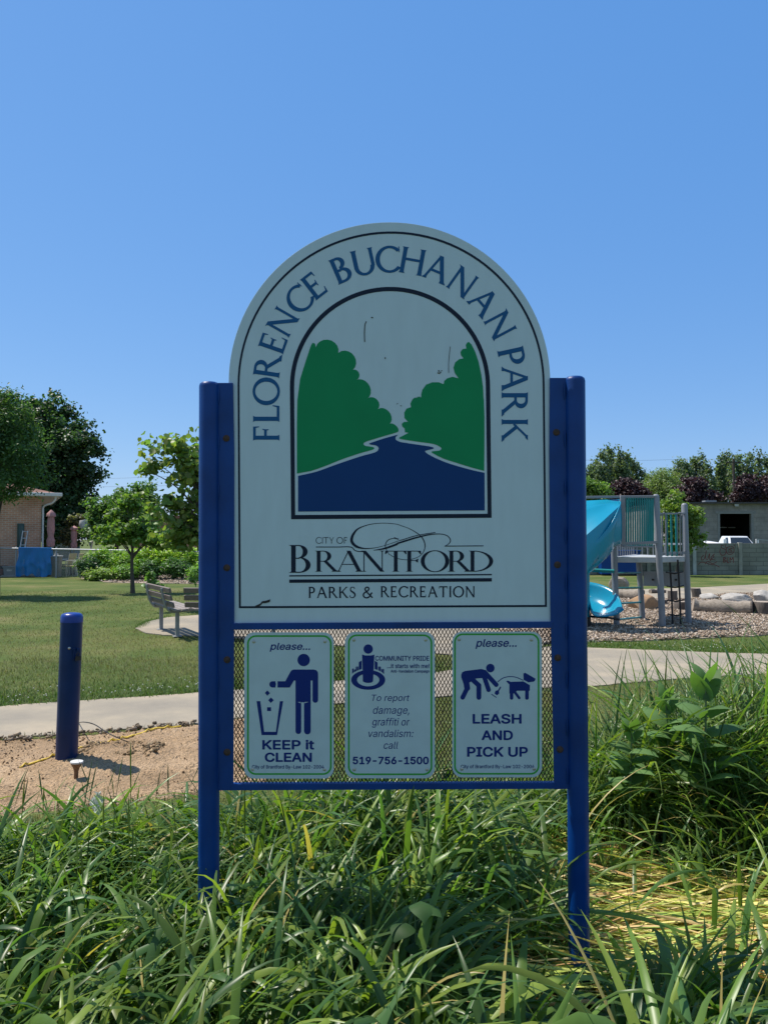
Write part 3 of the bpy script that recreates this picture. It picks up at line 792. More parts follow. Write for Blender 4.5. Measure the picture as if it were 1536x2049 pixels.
# bare sand, rough and dug over
SAND = GP([(-220, 1510), (0, 1483), (110, 1476), (395, 1451), (560, 1432), (610, 1460), (590, 1520), (520, 1565), (330, 1602), (150, 1626), (-60, 1642), (-330, 1660)])
def edge_dist(poly, X, Y):
    d = np.full(X.shape, 1e9)
    for i in range(len(poly)):
        (ax, ay), (bx, by) = poly[i], poly[(i + 1) % len(poly)]
        t = np.clip(((X - ax) * (bx - ax) + (Y - ay) * (by - ay)) / ((bx - ax) ** 2 + (by - ay) ** 2), 0, 1)
        d = np.minimum(d, np.hypot(X - ax - t * (bx - ax), Y - ay - t * (by - ay)))
    return np.where(inside(poly, X, Y), d, -d)
gx, gy = np.meshgrid(np.arange(-4.8, -.2, .018), np.arange(4.05, 7.0, .018))
ed = edge_dist(SAND, gx, gy) + .07 * smooth_noise(gx, gy, 5, 5) + .03 * smooth_noise(gx, gy, 6, 25)
h = .012 + .020 * smooth_noise(gx, gy, 1, 4) + .012 * smooth_noise(gx, gy, 2, 13) + .008 * smooth_noise(gx, gy, 3, 34) * (1 + smooth_noise(gx, gy, 9, 3)) + .005 * smooth_noise(gx, gy, 4, 80)
h += .02 * np.random.RandomState(2).rand(*gx.shape) ** 6
h += .055 * np.exp(-((gx + 1.98) ** 2 + (gy - 5.72) ** 2) / .10)
gz = np.where(ed > 0, np.clip(h, .004, None) * np.clip(ed / .10, 0, 1) + .006, -.04)
nr, nc = gx.shape
idx = np.arange(nr * nc).reshape(nr, nc)
q = np.stack([idx[:-1, :-1], idx[:-1, 1:], idx[1:, 1:], idx[1:, :-1]], -1).reshape(-1, 4)
keep = (ed.ravel()[q] > -.05).any(1)
tag(np_mesh('sand_patch', np.stack([gx, gy, gz], -1).reshape(-1, 3), q[keep], M_sand, smooth=True), kind='structure')
def sand_z(x, y):
    i = int(round((y - 4.05) / .018)); j = int(round((x + 4.8) / .018))
    return float(gz[min(max(i, 0), nr - 1), min(max(j, 0), nc - 1)])

# loose wood chips / gravel: small tilted flat pieces
def chips(name, poly, n, s0, s1, z, m, cols, seed, thick=.35, dens=None):
    rr = np.random.RandomState(seed)
    P = np.array(poly); lo, hi = P.min(0), P.max(0)
    x = rr.uniform(lo[0], hi[0], n * 3); y = rr.uniform(lo[1], hi[1], n * 3)
    k = inside(poly, x, y)
    if dens is not None: k &= rr.rand(n * 3) < dens(x, y)
    x, y = x[k][:n], y[k][:n]; n = len(x)
    L = rr.uniform(s0, s1, n); W = L * rr.uniform(.3, .7, n); T = L * thick * rr.uniform(.4, 1, n)
    a = rr.uniform(0, 6.28, n); tilt = rr.normal(0, .35, n); roll = rr.normal(0, .35, n)
    ax = np.stack([np.cos(a) * np.cos(tilt), np.sin(a) * np.cos(tilt), np.sin(tilt)], 1)
    up0 = np.stack([np.zeros(n), np.zeros(n), np.ones(n)], 1)
    sd = np.cross(up0, ax); sd /= np.linalg.norm(sd, axis=1)[:, None]
    up = np.cross(ax, sd); sd2 = sd * np.cos(roll)[:, None] + up * np.sin(roll)[:, None]; up = np.cross(ax, sd2)
    c = np.stack([x, y, z + T * .5 + rr.rand(n) * .02], 1)
    vs = []
    for sz in (-1, 1):
        for sy in (-1, 1):
            for sx in (-1, 1):
                vs.append(c + ax * (sx * L / 2 * rr.uniform(.7, 1.1, n))[:, None] + sd2 * (sy * W / 2 * rr.uniform(.6, 1.1, n))[:, None] + up * (sz * T / 2)[:, None])
    V = np.stack(vs, 1).reshape(-1, 3)
    f = np.array([(0, 2, 3, 1), (4, 5, 7, 6), (0, 1, 5, 4), (2, 6, 7, 3), (0, 4, 6, 2), (1, 3, 7, 5)])
    F = (np.arange(n)[:, None, None] * 8 + f[None]).reshape(-1, 4)
    cc = np.array(cols)[rr.randint(0, len(cols), n)] * rr.uniform(.75, 1.25, (n, 1))
    return tag(np_mesh(name, V, F, m, np.repeat(cc, 8, 0)), kind='stuff')
M_chip = mat('loose_chip', (.9, .9, .9), .9, var=.1, attr=True, scale=30, spec=.15)
chipcols = [(.36, .28, .21), (.28, .21, .155), (.44, .365, .29), (.50, .43, .36), (.20, .15, .11)]
chips('wood_chips', PLAY, 52000, .025, .065, .022, M_chip, chipcols, 11, dens=lambda x, y: np.clip(1.5 - (y - 12) / 9, .25, 1) * (x > 2.0))
chips('bark_mulch', BED, 9000, .05, .11, .02, M_chip, chipcols, 12)
c0 = (-2.02, 5.78)
chips('gravel_heap', [(c0[0] - .24 + .48 * 0, c0[1] - .16), (c0[0] + .34, c0[1] - .16), (c0[0] + .34, c0[1] + .2), (c0[0] - .24, c0[1] + .2)], 620, .008, .038, .035, M_chip,
      [(.30, .21, .12), (.24, .165, .095), (.36, .27, .165), (.19, .135, .08)], 13, thick=.8)
chips('sand_clods', SAND, 1500, .004, .018, .010, M_chip, [(.28, .19, .115), (.22, .145, .085), (.16, .10, .06)], 14, thick=.8)
chips('path_edge_rubble', GP([(-200, 1508), (0, 1489), (110, 1484), (395, 1457), (395, 1448), (110, 1474), (0, 1480), (-200, 1498)]), 420, .012, .045, .012, M_chip, [(.26, .21, .16), (.34, .27, .19), (.16, .125, .09)], 15, thick=.7)

# ------------------------------------------------------------------ grass
M_leaf = mat('grass_leaf', (1, 1, 1), .34, var=.10, scale=40, attr=True, trans=.40, spec=.32, tcol=(1.6, 1.75, .55))
M_lawnleaf = mat('lawn_leaf', (1, 1, 1), .6, var=.15, scale=3, attr=True, trans=.3, spec=.25, tcol=(1.4, 1.4, .6))
M_straw = mat('straw', (1, 1, 1), .5, var=.12, scale=30, attr=True, trans=.2, spec=.4, tcol=(1.2, 1.1, .7))

def blades(base, az, L, W, th0, curl, K=7, fold=.28, twist=None, pw=1.6, rs=None, kink=None, wprof=None):
    """arching ribbons, three vertices across; th0 = lean from vertical at base, curl = added lean at tip"""
    n = len(L); s = np.linspace(0, 1, K + 1)
    th = th0[:, None] + curl[:, None] * s[None] ** pw
    if kink is not None:
        th = th + kink[1][:, None] / (1 + np.exp(-(s[None] - kink[0][:, None]) * 28))
    thm = (th[:, 1:] + th[:, :-1]) / 2
    d = L[:, None] / K
    r = np.concatenate([np.zeros((n, 1)), np.cumsum(np.sin(thm) * d, 1)], 1)
    z = np.concatenate([np.zeros((n, 1)), np.cumsum(np.cos(thm) * d, 1)], 1)
    tw = np.zeros((n, K + 1)) if twist is None else twist[:, None] * s[None]
    azz = az[:, None]
    cx, cy = np.cos(azz), np.sin(azz)
    P = np.stack([base[:, 0:1] + r * cx, base[:, 1:2] + r * cy, base[:, 2:3] + z], -1)
    T = np.stack([np.sin(th) * cx, np.sin(th) * cy, np.cos(th)], -1)
    Sd = np.stack([-np.sin(azz) + 0 * th, np.cos(azz) + 0 * th, 0 * th], -1)
    Nn = np.cross(Sd, T)
    S2 = Sd * np.cos(tw)[..., None] + Nn * np.sin(tw)[..., None]
    N2 = np.cross(S2, T)
    if wprof is None: wp = np.clip(.55 + 1.6 * s, 0, 1) * np.clip((1 - s) * 2.2, 0, 1) ** .75
    else: wp = wprof(s)
    wp[-1] = .02
    w = W[:, None] * wp[None] / 2
    V = np.stack([P - S2 * w[..., None], P - N2 * (w * fold)[..., None], P + S2 * w[..., None]], 2)   # n,K+1,3,3
    V = V.reshape(-1, 3)
    k = np.arange(K); b = (np.arange(n) * (K + 1) * 3)[:, None]
    a = b + k[None] * 3
    F = np.concatenate([np.stack([a, a + 1, a + 4, a + 3], -1).reshape(-1, 4), np.stack([a + 1, a + 2, a + 5, a + 4], -1).reshape(-1, 4)])
    return V, F, (K + 1) * 3
def cat(*parts):
    V = []; F = []; C = []; o = 0
    for v, f, c in parts:
        V.append(v); F.append(f + o); C.append(c); o += len(v)
    return np.concatenate(V), np.concatenate(F), np.concatenate(C)

# where the tall weeds stand (ground coordinates) and how high they grow
STRAW = GP([(905, 1745), (1000, 1700), (1110, 1685), (1180, 1725), (1290, 1765), (1400, 1800), (1536, 1835), (1800, 1875), (1800, 2120), (1500, 2075), (1290, 2040), (1130, 1985), (980, 1930), (900, 1840)])
def weed_height(x, y):
    left = np.clip((-.55 - x) / .5, 0, 1); right = np.clip((x - .62) / .3, 0, 1); mid = 1 - left - right
    back_l = np.clip((3.95 + .18 * smooth_noise(x, y, 31, 3) + .35 * np.clip(x + 1.4, -.6, .3) - y) / .5, 0, 1)
    back_m = np.clip((4.35 + .2 * smooth_noise(x, y, 32, 3) - y) / .6, 0, 1)
    back_r = np.clip((4.45 + .2 * smooth_noise(x, y, 33, 3) - y) / .5, 0, 1)
    h = left * .34 * back_l + mid * .36 * back_m + right * (.24 + .30 * np.clip((y - 3.45) / .5, 0, 1) + .12 * np.clip(x - 1.1, 0, .8)) * back_r
    low = (.27 + (2.4 - y) * .55) * .50
    h = np.where((x > .15) & (y < 2.8), np.minimum(h, np.clip(low * np.where(np.abs(x - .247 * y) < .11, .18, np.where(x > .247 * y + .15, 1.5, 1)), .05, 1)), h)
    return h * (1 + .3 * smooth_noise(x, y, 34, 2.2))
def tall_grass(seed, n, xr=(-2.9, 3.1), yr=(1.65, 4.6)):
    rr = np.random.RandomState(seed)
    x = rr.uniform(*xr, n); y = rr.uniform(*yr, n)
    h = weed_height(x, y)
    d = edge_dist(STRAW, x, y)
    k = (h > .06) & ((d < -.02 + .07 * rr.randn(n)) | (rr.rand(n) < .05)) & (np.abs(x) < y * .56 + .45)
    x, y, h = x[k], y[k], h[k]; n = len(x)
    cl = smooth_noise(x, y, 77, 5)
    nl = 5
    X = np.repeat(x, nl); Y = np.repeat(y, nl); H = np.repeat(h, nl); CL = np.repeat(cl, nl); N = len(X)
    X = X + rr.normal(0, .012, N); Y = Y + rr.normal(0, .012, N)
    flow = np.repeat(smooth_noise(x, y, 78, 1.6) * 3.0 + rr.normal(0, .7, n), nl)
    az = flow + rr.normal(0, 1.1, N)
    zb = H * rr.uniform(0, .65, N)
    L = (H * 1.3 + .06) * rr.uniform(.55, 1.35, N)
    W = rr.uniform(.009, .023, N) * np.where(rr.rand(N) < .18, 1.45, 1)
    W *= (1 + .22 * np.clip((2.8 - Y) / .6, 0, 1)) * np.where((X > .75) & (Y > 2.9), .68, 1)
    dry = rr.rand(N) < .045; W = np.where(dry, W * .55, W)
    th0 = rr.uniform(.2, 1.3, N); curl = rr.uniform(.6, 2.1, N)
    rt_ = (X > .75) & (Y > 3.0); th0 = np.where(rt_, th0 * .6, th0); curl = np.where(rt_, curl * .8, curl)
    kk = (rr.uniform(.3, .8, N), np.where(rr.rand(N) < .22, rr.uniform(.5, 1.5, N), 0))
    V, F, m = blades(np.stack([X, Y, zb], 1), az, L, W, th0, curl, K=9, twist=rr.normal(0, .6, N), kink=kk)
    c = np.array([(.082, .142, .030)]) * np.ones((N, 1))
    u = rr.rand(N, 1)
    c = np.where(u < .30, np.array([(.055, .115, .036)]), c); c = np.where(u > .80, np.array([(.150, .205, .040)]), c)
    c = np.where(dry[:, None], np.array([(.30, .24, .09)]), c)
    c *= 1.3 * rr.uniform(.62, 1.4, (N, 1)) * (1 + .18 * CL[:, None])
    t = np.repeat(c, m, 0)
    # stalks that carry them
    V2, F2, m2 = blades(np.stack([x, y, np.zeros(n)], 1), rr.uniform(0, 6.28, n), h * rr.uniform(.8, 1.25, n), rr.uniform(.004, .007, n), rr.uniform(0, .2, n), rr.uniform(0, .4, n), K=5, fold=.6,
                        wprof=lambda s: np.ones_like(s))
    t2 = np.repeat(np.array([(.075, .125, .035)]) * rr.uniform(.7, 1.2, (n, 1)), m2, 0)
    # low undergrowth
    nu = 9000
    xu = rr.uniform(-2.9, 3.1, nu); yu = rr.uniform(1.65, 4.6, nu); hu = weed_height(xu, yu)
    ku = (hu > .05) & (edge_dist(STRAW, xu, yu) < .03); xu, yu, hu = xu[ku], yu[ku], hu[ku]; nu = len(xu)
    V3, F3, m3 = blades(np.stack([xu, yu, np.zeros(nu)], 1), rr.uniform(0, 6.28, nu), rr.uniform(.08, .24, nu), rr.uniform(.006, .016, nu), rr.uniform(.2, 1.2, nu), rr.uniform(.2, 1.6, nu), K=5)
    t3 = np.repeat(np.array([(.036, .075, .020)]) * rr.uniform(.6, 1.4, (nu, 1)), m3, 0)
    # seed stalks
    ns = 170
    xs = np.concatenate([rr.uniform(-2.4, -.6, 75), rr.uniform(-.6, .6, 25), rr.uniform(.9, 2.6, 70)]); ys = np.concatenate([rr.uniform(2.6, 3.9, 75), rr.uniform(2.35, 4.0, 25), rr.uniform(2.9, 4.2, 70)])
    hs = weed_height(xs, ys) + np.where(xs > .8, .22, 0) + rr.uniform(.15, .42, ns); ks = (weed_height(xs, ys) > .05) & (edge_dist(STRAW, xs, ys) < 0)
    xs, ys, hs = xs[ks], ys[ks], hs[ks]; ns = len(xs)
    azs = rr.uniform(0, 6.28, ns); ths = rr.uniform(0, .38, ns); crl = rr.uniform(-.15, .45, ns)
    V4, F4, m4 = blades(np.stack([xs, ys, np.zeros(ns)], 1), azs, hs, np.full(ns, .0032), ths, crl, K=14, fold=.8,
                        wprof=lambda s: np.where(s > .78, 1.9 + .5 * np.sin(s * 60), .9))
    t4 = np.repeat(np.array([(.075, .115, .045)]) * rr.uniform(.6, 1.2, (ns, 1)), m4, 0)
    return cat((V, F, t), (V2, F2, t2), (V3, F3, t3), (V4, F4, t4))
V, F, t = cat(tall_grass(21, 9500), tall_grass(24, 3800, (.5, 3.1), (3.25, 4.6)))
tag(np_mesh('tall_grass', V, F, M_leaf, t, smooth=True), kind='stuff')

# flattened yellow grass around the right post
def flat_straw(seed, n):
    rr = np.random.RandomState(seed)
    P = np.array(STRAW); lo, hi = P.min(0), P.max(0)
    x = rr.uniform(lo[0] - .3, hi[0] + .2, n * 2); y = rr.uniform(lo[1], hi[1], n * 2)
    k = edge_dist(STRAW, x, y) > -.06 + .06 * rr.randn(n * 2); x, y = x[k][:n], y[k][:n]; n = len(x)
    layer = rr.rand(n)
    az = np.where(rr.rand(n) < .5, math.pi, 0) + rr.normal(.10, .22, n) + .55 * smooth_noise(x, y, 41, 2)
    th = rr.uniform(1.28, 1.55, n)
    V, F, m = blades(np.stack([x, y, (.01 + layer * .12) * (1 + .5 * smooth_noise(x, y, 42, 3))], 1), az, rr.uniform(.18, .6, n), rr.uniform(.005, .015, n), th, rr.uniform(-.1, .35, n), K=6, twist=rr.normal(0, 1.1, n), kink=(rr.uniform(.2, .9, n), np.where(rr.rand(n) < .2, rr.uniform(-.25, .25, n), 0)))
    pal = np.array([(.56, .48, .17), (.50, .36, .16), (.45, .48, .12), (.60, .48, .25), (.27, .36, .07), (.46, .28, .11), (.36, .44, .09)])
    c = pal[rr.choice(7, n, p=[.18, .15, .18, .12, .17, .08, .12])] * rr.uniform(.95, 1.75, (n, 1))
    c = np.where(layer[:, None] < .35, c * .9, c)
    return V, F, np.repeat(c, m, 0)
V, F, t = flat_straw(22, 4600)
tag(np_mesh('flattened_straw', V, F, M_straw, t, smooth=True), kind='stuff')

# mown lawn
def lawn(seed, x0, x1, y0, y1, dens, hl, w, K=2):
    rr = np.random.RandomState(seed)
    n = int((x1 - x0) * (y1 - y0) * dens)
    x = rr.uniform(x0, x1, n); y = rr.uniform(y0, y1, n)
    k = np.abs(x) < y * .52 + .4
    for p in (PATH, PAD, FARPATH, PLAY, BED): k &= ~inside(p, x, y)
    k &= edge_dist(SAND, x, y) < .02 + .03 * rr.randn(n)
    x, y = x[k], y[k]; n = len(x)
    p = .5 + np.where((x > -.4) & (y < 9.6), .32, 0) + .5 * smooth_noise(x, y, 51, .9) + .25 * smooth_noise(x, y, 52, 4) + .12 * rr.randn(n)
    c = np.array([(.080, .128, .030)]) * (1 - np.clip(p, 0, 1))[:, None] + np.array([(.165, .160, .070)]) * np.clip(p, 0, 1)[:, None]
    c = np.where((rr.rand(n) < .10)[:, None], np.array([(.20, .165, .085)]), c) * rr.uniform(.7, 1.35, (n, 1))
    V, F, m = blades(np.stack([x, y, np.zeros(n)], 1), rr.uniform(0, 6.28, n), hl * rr.uniform(.5, 1.5, n), np.full(n, w) * rr.uniform(.7, 1.4, n), rr.uniform(.1, 1.0, n), rr.uniform(.1, 1.1, n), K=K)
    return V, F, np.repeat(c, m, 0)
V, F, t = cat(lawn(61, -3, 4, 3.5, 6.2, 2000, .05, .004), lawn(62, -5, 6, 6.2, 10.5, 1800, .042, .0045), lawn(63, -8, 8, 10.5, 14, 700, .030, .006), lawn(64, -12, 12, 14, 24, 260, .030, .009))
tag(np_mesh('lawn_grass', V, F, M_lawnleaf, t), kind='stuff')
# greener fringe with clover along the far edge of the path
def fringe(seed, pts, n, wd):
    rr = np.random.RandomState(seed); p = np.array(GP(pts)); t = rr.uniform(0, len(p) - 1.001, n); i = t.astype(int); f = (t - i)[:, None]
    b = p[i] * (1 - f) + p[i + 1] * f; b = b + np.stack([rr.normal(0, .05, n), np.abs(rr.normal(0, wd, n))], 1)
    V, F, m = blades(np.concatenate([b, np.zeros((n, 1))], 1), rr.uniform(0, 6.28, n), rr.uniform(.025, .075, n), rr.uniform(.004, .010, n), rr.uniform(.1, 1.1, n), rr.uniform(.1, 1.3, n), K=3)
    c = np.array([(.080, .155, .028)]) * rr.uniform(.6, 1.35, (n, 1))
    return V, F, np.repeat(c, m, 0)
V, F, t = cat(fringe(71, [(-200, 1433), (0, 1416), (395, 1389), (680, 1364), (880, 1347)], 9000, .42), fringe(72, [(1175, 1297), (1400, 1306), (1536, 1310), (1700, 1313)], 6000, .55),
              fringe(73, [(272, 1259), (290, 1246), (330, 1237)], 900, .2))
tag(np_mesh('path_edge_grass', V, F, M_lawnleaf, t), kind='stuff')
M_clover = mat('clover_white', (.55, .55, .45), .8, var=.1)
mb = MB(); rr = random.Random(5)
for k in range(120):
    if k < 55: b = G(rr.uniform(-20, 420), 0 + 1390); p = GP([(0, 1414), (395, 1387)]); t = rr.random(); x = p[0][0] + (p[1][0] - p[0][0]) * t; y = p[0][1] + (p[1][1] - p[0][1]) * t + abs(rr.gauss(.1, .3))
    else: x = rr.uniform(3.0, 6.2); p = GP([(1180, 1297), (1536, 1310)]); t = (x - p[0][0]) / (p[1][0] - p[0][0]); y = p[0][1] + (p[1][1] - p[0][1]) * t + abs(rr.gauss(.1, .45))
    mb.blob((x, y, rr.uniform(.04, .085)), (.0075, .0075, .007), k, .1, 1)
tag(mb.build('clover_flowers', M_clover), kind='stuff')
# ------------------------------------------------------------------ small things beside the path
M_bollard = mat('bollard_paint', (.003, .022, .095), .35, spec=.3, var=.18, scale=6, bump=.05, bscale=120)
M_black = mat('black_metal', (.015, .015, .017), .5, var=.2)
M_galv = mat('galvanised_steel', (.34, .36, .38), .5, metal=.35, var=.12, scale=14)
M_rusty = mat('rusty_pipe', (.24, .13, .07), .85, col2=(.11, .06, .035), scale=40, bump=.3, bscale=90)
M_whitecap = mat('pale_plate', (.62, .60, .57), .5, var=.1)
M_rope = mat('yellow_rope', (.66, .46, .05), .7, var=.25, scale=60)
M_wire = mat('black_cable', (.03, .03, .03), .5)

b0 = G(133, 1531); zt = at(143.5, 1226, b0.y)
bol = thing('bollard', (b0.x, b0.y, 0), 'leaning navy blue round steel bollard with a padlock standing in bare sand beside the path', 'bollard')
ax = Vector((zt.x - b0.x, 0.01, zt.z)); H = ax.length; ax.normalize(); O = Vector((b0.x, b0.y, 0))
mb = MB(); mb.tube([O - ax * .1, O + ax * .5, O + ax * (H - .065)], .0755, 36); mb.build('pipe', M_bollard, bol, smooth=True)
mb = MB(); mb.tube([O + ax * (H - .068), O + ax * (H - .03), O + ax * (H - .012), O + ax * (H - .003), O + ax * H], [.0775, .0770, .0690, .052, .030], 36)
M_cap = mat('bollard_cap', (.006, .035, .24), .3, var=.06)
mb.build('cap', M_cap, bol, smooth=True)
hp = O + ax * (H * .735) + Vector((.062, -.048, 0)); hd = Vector((.79, -.61, 0)).normalized(); sd = Vector((.61, .79, 0))
Mh = Matrix((sd, hd, Vector((0, 0, 1)))).transposed()
mb = MB(); mb.box(hp, (.05, .012, .075), rot=Mh); mb.box(hp + hd * .012 + Vector((0, 0, .03)), (.012, .02, .02), rot=Mh); hasp = mb.build('hasp', M_bollard, bol, bevel=.002)
mb = MB(); mb.box(hp + hd * .022 - Vector((0, 0, .03)), (.034, .018, .03), rot=Mh)
mb.tube([hp + hd * .022 + sd * .010 - Vector((0, 0, .016)), hp + hd * .022 + sd * .010 + Vector((0, 0, .004)), hp + hd * .022 + Vector((0, 0, .012)), hp + hd * .022 - sd * .010 + Vector((0, 0, .004)), hp + hd * .022 - sd * .010 - Vector((0, 0, .016))], .003, 8)
mb.build('padlock', M_black, hasp, bevel=.002)
bc = O + ax * (H * .775) + Vector((.02, -.074, 0)); mb = MB(); mb.tube([bc, bc - Vector((0, .005, 0)), bc - Vector((0, .009, 0))], [.010, .009, .004], 12); mb.build('bolt', M_zinc, bol, smooth=True)

s0 = G(152, 1568)
sk = thing('ground_socket', (s0.x, s0.y, 0), 'short rusty funnel topped pipe with a pale round plate sticking out of sand', 'ground socket')
st = at(154, 1523, s0.y); O = Vector((s0.x, s0.y, 0)); ax = (Vector((st.x, s0.y, st.z)) - O)
mb = MB(); mb.tube([O - ax * .3, O + ax * .55, O + ax * .72, O + ax * .93], [.013, .014, .022, .040], 20); mb.build('pipe', M_rusty, sk, smooth=True)
mb = MB(); mb.tube([O + ax * .93, O + ax * .97, O + ax], [.041, .042, .040], 24); mb.tube([O + ax * 1.0, O + ax * 1.012], [.012, .010], 10); mb.build('top_plate', M_whitecap, sk, smooth=True)

rp = spline([(G(x, y).x, G(x, y).y, 0) for x, y in [(40, 1541), (75, 1529), (110, 1520), (135, 1513), (165, 1503), (205, 1494), (240, 1487), (262, 1483), (285, 1476), (300, 1471), (330, 1466), (362, 1461)]], 6)
mb = MB()
for o in (0, .018):
    mb.tube([(x, y + o + .006 * math.sin(i * .9 + o * 90), sand_z(x, y) + .008) for i, (x, y, z) in enumerate(rp)], .0058, 6)
tag(mb.build('yellow_rope', M_rope, loc=rp[30], smooth=True), 'doubled yellow rope lying across the bare sand behind the bollard', 'rope')
cb = spline([tuple(G(157, 1446)) , tuple(at(170, 1445, 6.05)), tuple(at(190, 1450, 5.95)), tuple(at(215, 1466, 5.85)), tuple(at(240, 1478, 5.8)), tuple(G(265, 1488, .02))], 6)
mb = MB(); mb.tube(cb, .004, 6); tag(mb.build('loose_cable', M_wire, loc=cb[0], smooth=True), 'thin dark cable looping up out of the gravel heap by the bollard', 'cable')

# scrap of pale plastic caught in the weeds
M_plastic = mat('pale_plastic', (.55, .60, .55), .4, trans=.3, tcol=(1, 1, 1))
mb = MB(); c = at(196, 1585, 4.55)
g = [[c + Vector((.018 * math.sin(j * 1.7 + i) + (i - 2) * .014, .012 * math.cos(i * 2.1 + j), -.022 * j + .01 * math.sin(i * 3 + j))) for i in range(5)] for j in range(8)]
mb.add([p for r_ in g for p in r_], [(j * 5 + i, j * 5 + i + 1, (j + 1) * 5 + i + 1, (j + 1) * 5 + i) for j in range(7) for i in range(4)])
tag(mb.build('plastic_scrap', M_plastic, loc=c, smooth=True), 'crumpled pale plastic scrap hanging in the weeds in front of the bare sand', 'litter')

# ------------------------------------------------------------------ broad-leaved weeds
M_milk = mat('milkweed_leaf', (1, 1, 1), .6, var=.08, attr=True, trans=.36, spec=.25, tcol=(1.5, 1.7, .5), scale=30)
def oval_leaves(items, K=8):
    """items: base, azimuth, lean, curl, length, width, tint"""
    b = np.array([i[0] for i in items]); g = lambda k: np.array([i[k] for i in items], float)
    V, F, m = blades(b, g(1), g(4), g(5), g(2), g(3), K=K, fold=.35, pw=1.2, wprof=lambda s: np.sin(np.clip(s * 1.02 + .06, 0, 1) ** .8 * math.pi) ** .75)
    return V, F, np.repeat(np.array([i[6] for i in items]), m, 0)
def milkweed(px, Y, ztop, seed, lab, lean=.05, size=1.0, low=.36):
    rr = random.Random(seed); x = at(px, 1500, Y).x
    t = thing('milkweed_plant', (x, Y, 0), lab, 'weed', 'broad leaved milkweeds beside the sign')
    pts = [Vector((x + lean * (k / 6) ** 1.5, Y, ztop * .93 * k / 6)) for k in range(7)]
    mb = MB(); mb.tube(pts, [.008, .008, .0075, .007, .006, .005, .004], 8)
    M = bpy.data.materials.get('milkweed_stem') or mat('milkweed_stem', (.09, .15, .06), .5)
    mb.build('stem', M, t, smooth=True)
    it = []; a = rr.uniform(0, 3)
    for k in range(7):
        f = low + (1 - low) * k / 6; p = pts[0].lerp(pts[-1], f); p = Vector((x + lean * f ** 1.5, Y, ztop * .93 * f)); a += math.pi / 2 + rr.uniform(-.3, .3)
        L = 1.08 * size * (.19 if f < .85 else .19 - (f - .85) * .6) * rr.uniform(.85, 1.15)
        for s in (0, math.pi):
            it.append((tuple(p), a + s + rr.uniform(-.2, .2), rr.uniform(.75, 1.15) if f < .9 else rr.uniform(.25, .6), rr.uniform(.15, .8), L, L * rr.uniform(.56, .68), tuple(np.array((.115, .21, .07)) * rr.uniform(.8, 1.25))))
    V, F, c = oval_leaves(it)
    np_mesh('foliage', V, F, M_milk, c, parent=t, smooth=True)
milkweed(1405, 3.55, 1.03, 1, 'tallest broad leaved milkweed standing above the grass right of the sign', .02, 1.05, .5)
milkweed(1345, 3.75, .90, 2, 'middle sized milkweed just left of the tallest one, in front of the path', -.03, .9, .55)
milkweed(1255, 3.60, .78, 3, 'low milkweed in the grass nearest the right sign post', .02, .75, .6)
def small_weed(px, py, Y, seed, lab):
    rr = random.Random(seed); c = at(px, py, Y); x, zt = c.x, c.z
    t = thing('bindweed_plant', (x, Y, 0), lab, 'weed')
    mb = MB(); mb.tube([(x, Y, 0), (x + .01, Y, zt * .5), (x, Y - .02, zt)], [.004, .003, .002], 6); mb.build('stem', bpy.data.materials['milkweed_stem'], t, smooth=True)
    it = [((x + rr.uniform(-.02, .02), Y - .01, zt * rr.uniform(.55, 1.02)), rr.uniform(3.4, 6.0), rr.uniform(1.0, 1.8), rr.uniform(.5, 1.2), rr.uniform(.07, .11), rr.uniform(.055, .08), tuple(np.array((.04, .095, .028)) * rr.uniform(.7, 1.2))) for _ in range(9)]
    V, F, c = oval_leaves(it, 6); np_mesh('foliage', V, F, M_milk, c, parent=t, smooth=True)
small_weed(828, 1790, 2.35, 4, 'small heart leaved weed in the shaded grass under the middle of the sign')

# ------------------------------------------------------------------ benches
M_slat = mat('weathered_slat', (.20, .16, .14), .75, col2=(.12, .095, .085), scale=18, bump=.2, stretch=(1, 1, 6))
M_seat = mat('weathered_seat', (.30, .27, .25), .75, col2=(.20, .175, .16), scale=18, bump=.2)
M_frame = mat('bench_frame', (.30, .31, .32), .5, metal=.3, var=.1)
def bench(loc, rz, lab):
    t = thing('park_bench', loc, lab, 'bench', 'benches on the paved pad', rz)
    # local: +x along the bench, +y the way it faces
    for x in (-.55, .55):
        mb = MB(); pr = spline([(x, -.10, .80), (x, -.075, .66), (x, -.035, .52), (x, .02, .435), (x, .10, .41), (x, .42, .425)], 5); mb.tube(pr, .022, 10)
        s = mb.build('support', M_frame, t, smooth=True, local=True)
        mb = MB(); mb.box((x, .16, .19), (.05, .06, .44)); mb.box((x, .16, .006), (.12, .14, .012)); mb.build('leg', M_frame, t, local=True, bevel=.004)
    for k, (y, z) in enumerate(((-.072, .775), (-.052, .655), (-.018, .54))):
        mb = MB(); mb.beam((-.88, y + .03, z), (.88, y + .03, z), .035, .085, up=(0, -.25, 1)); mb.build('back_slat', M_slat, t, local=True, bevel=.006)
    for y in (.09, .20, .31, .42):
        mb = MB(); mb.box((0, y, .455), (1.76, .092, .036)); mb.build('seat_slat', M_seat, t, local=True, bevel=.006)
bench((-3.80, 13.1, .016), math.atan2(-.87, .49), 'slatted park bench seen whole, angled at the left end of the paved pad')
c = at(368, 1200, 12.35); bench((c.x + .86, 12.35, .016), -.12, 'slatted park bench half hidden behind the left blue sign post')

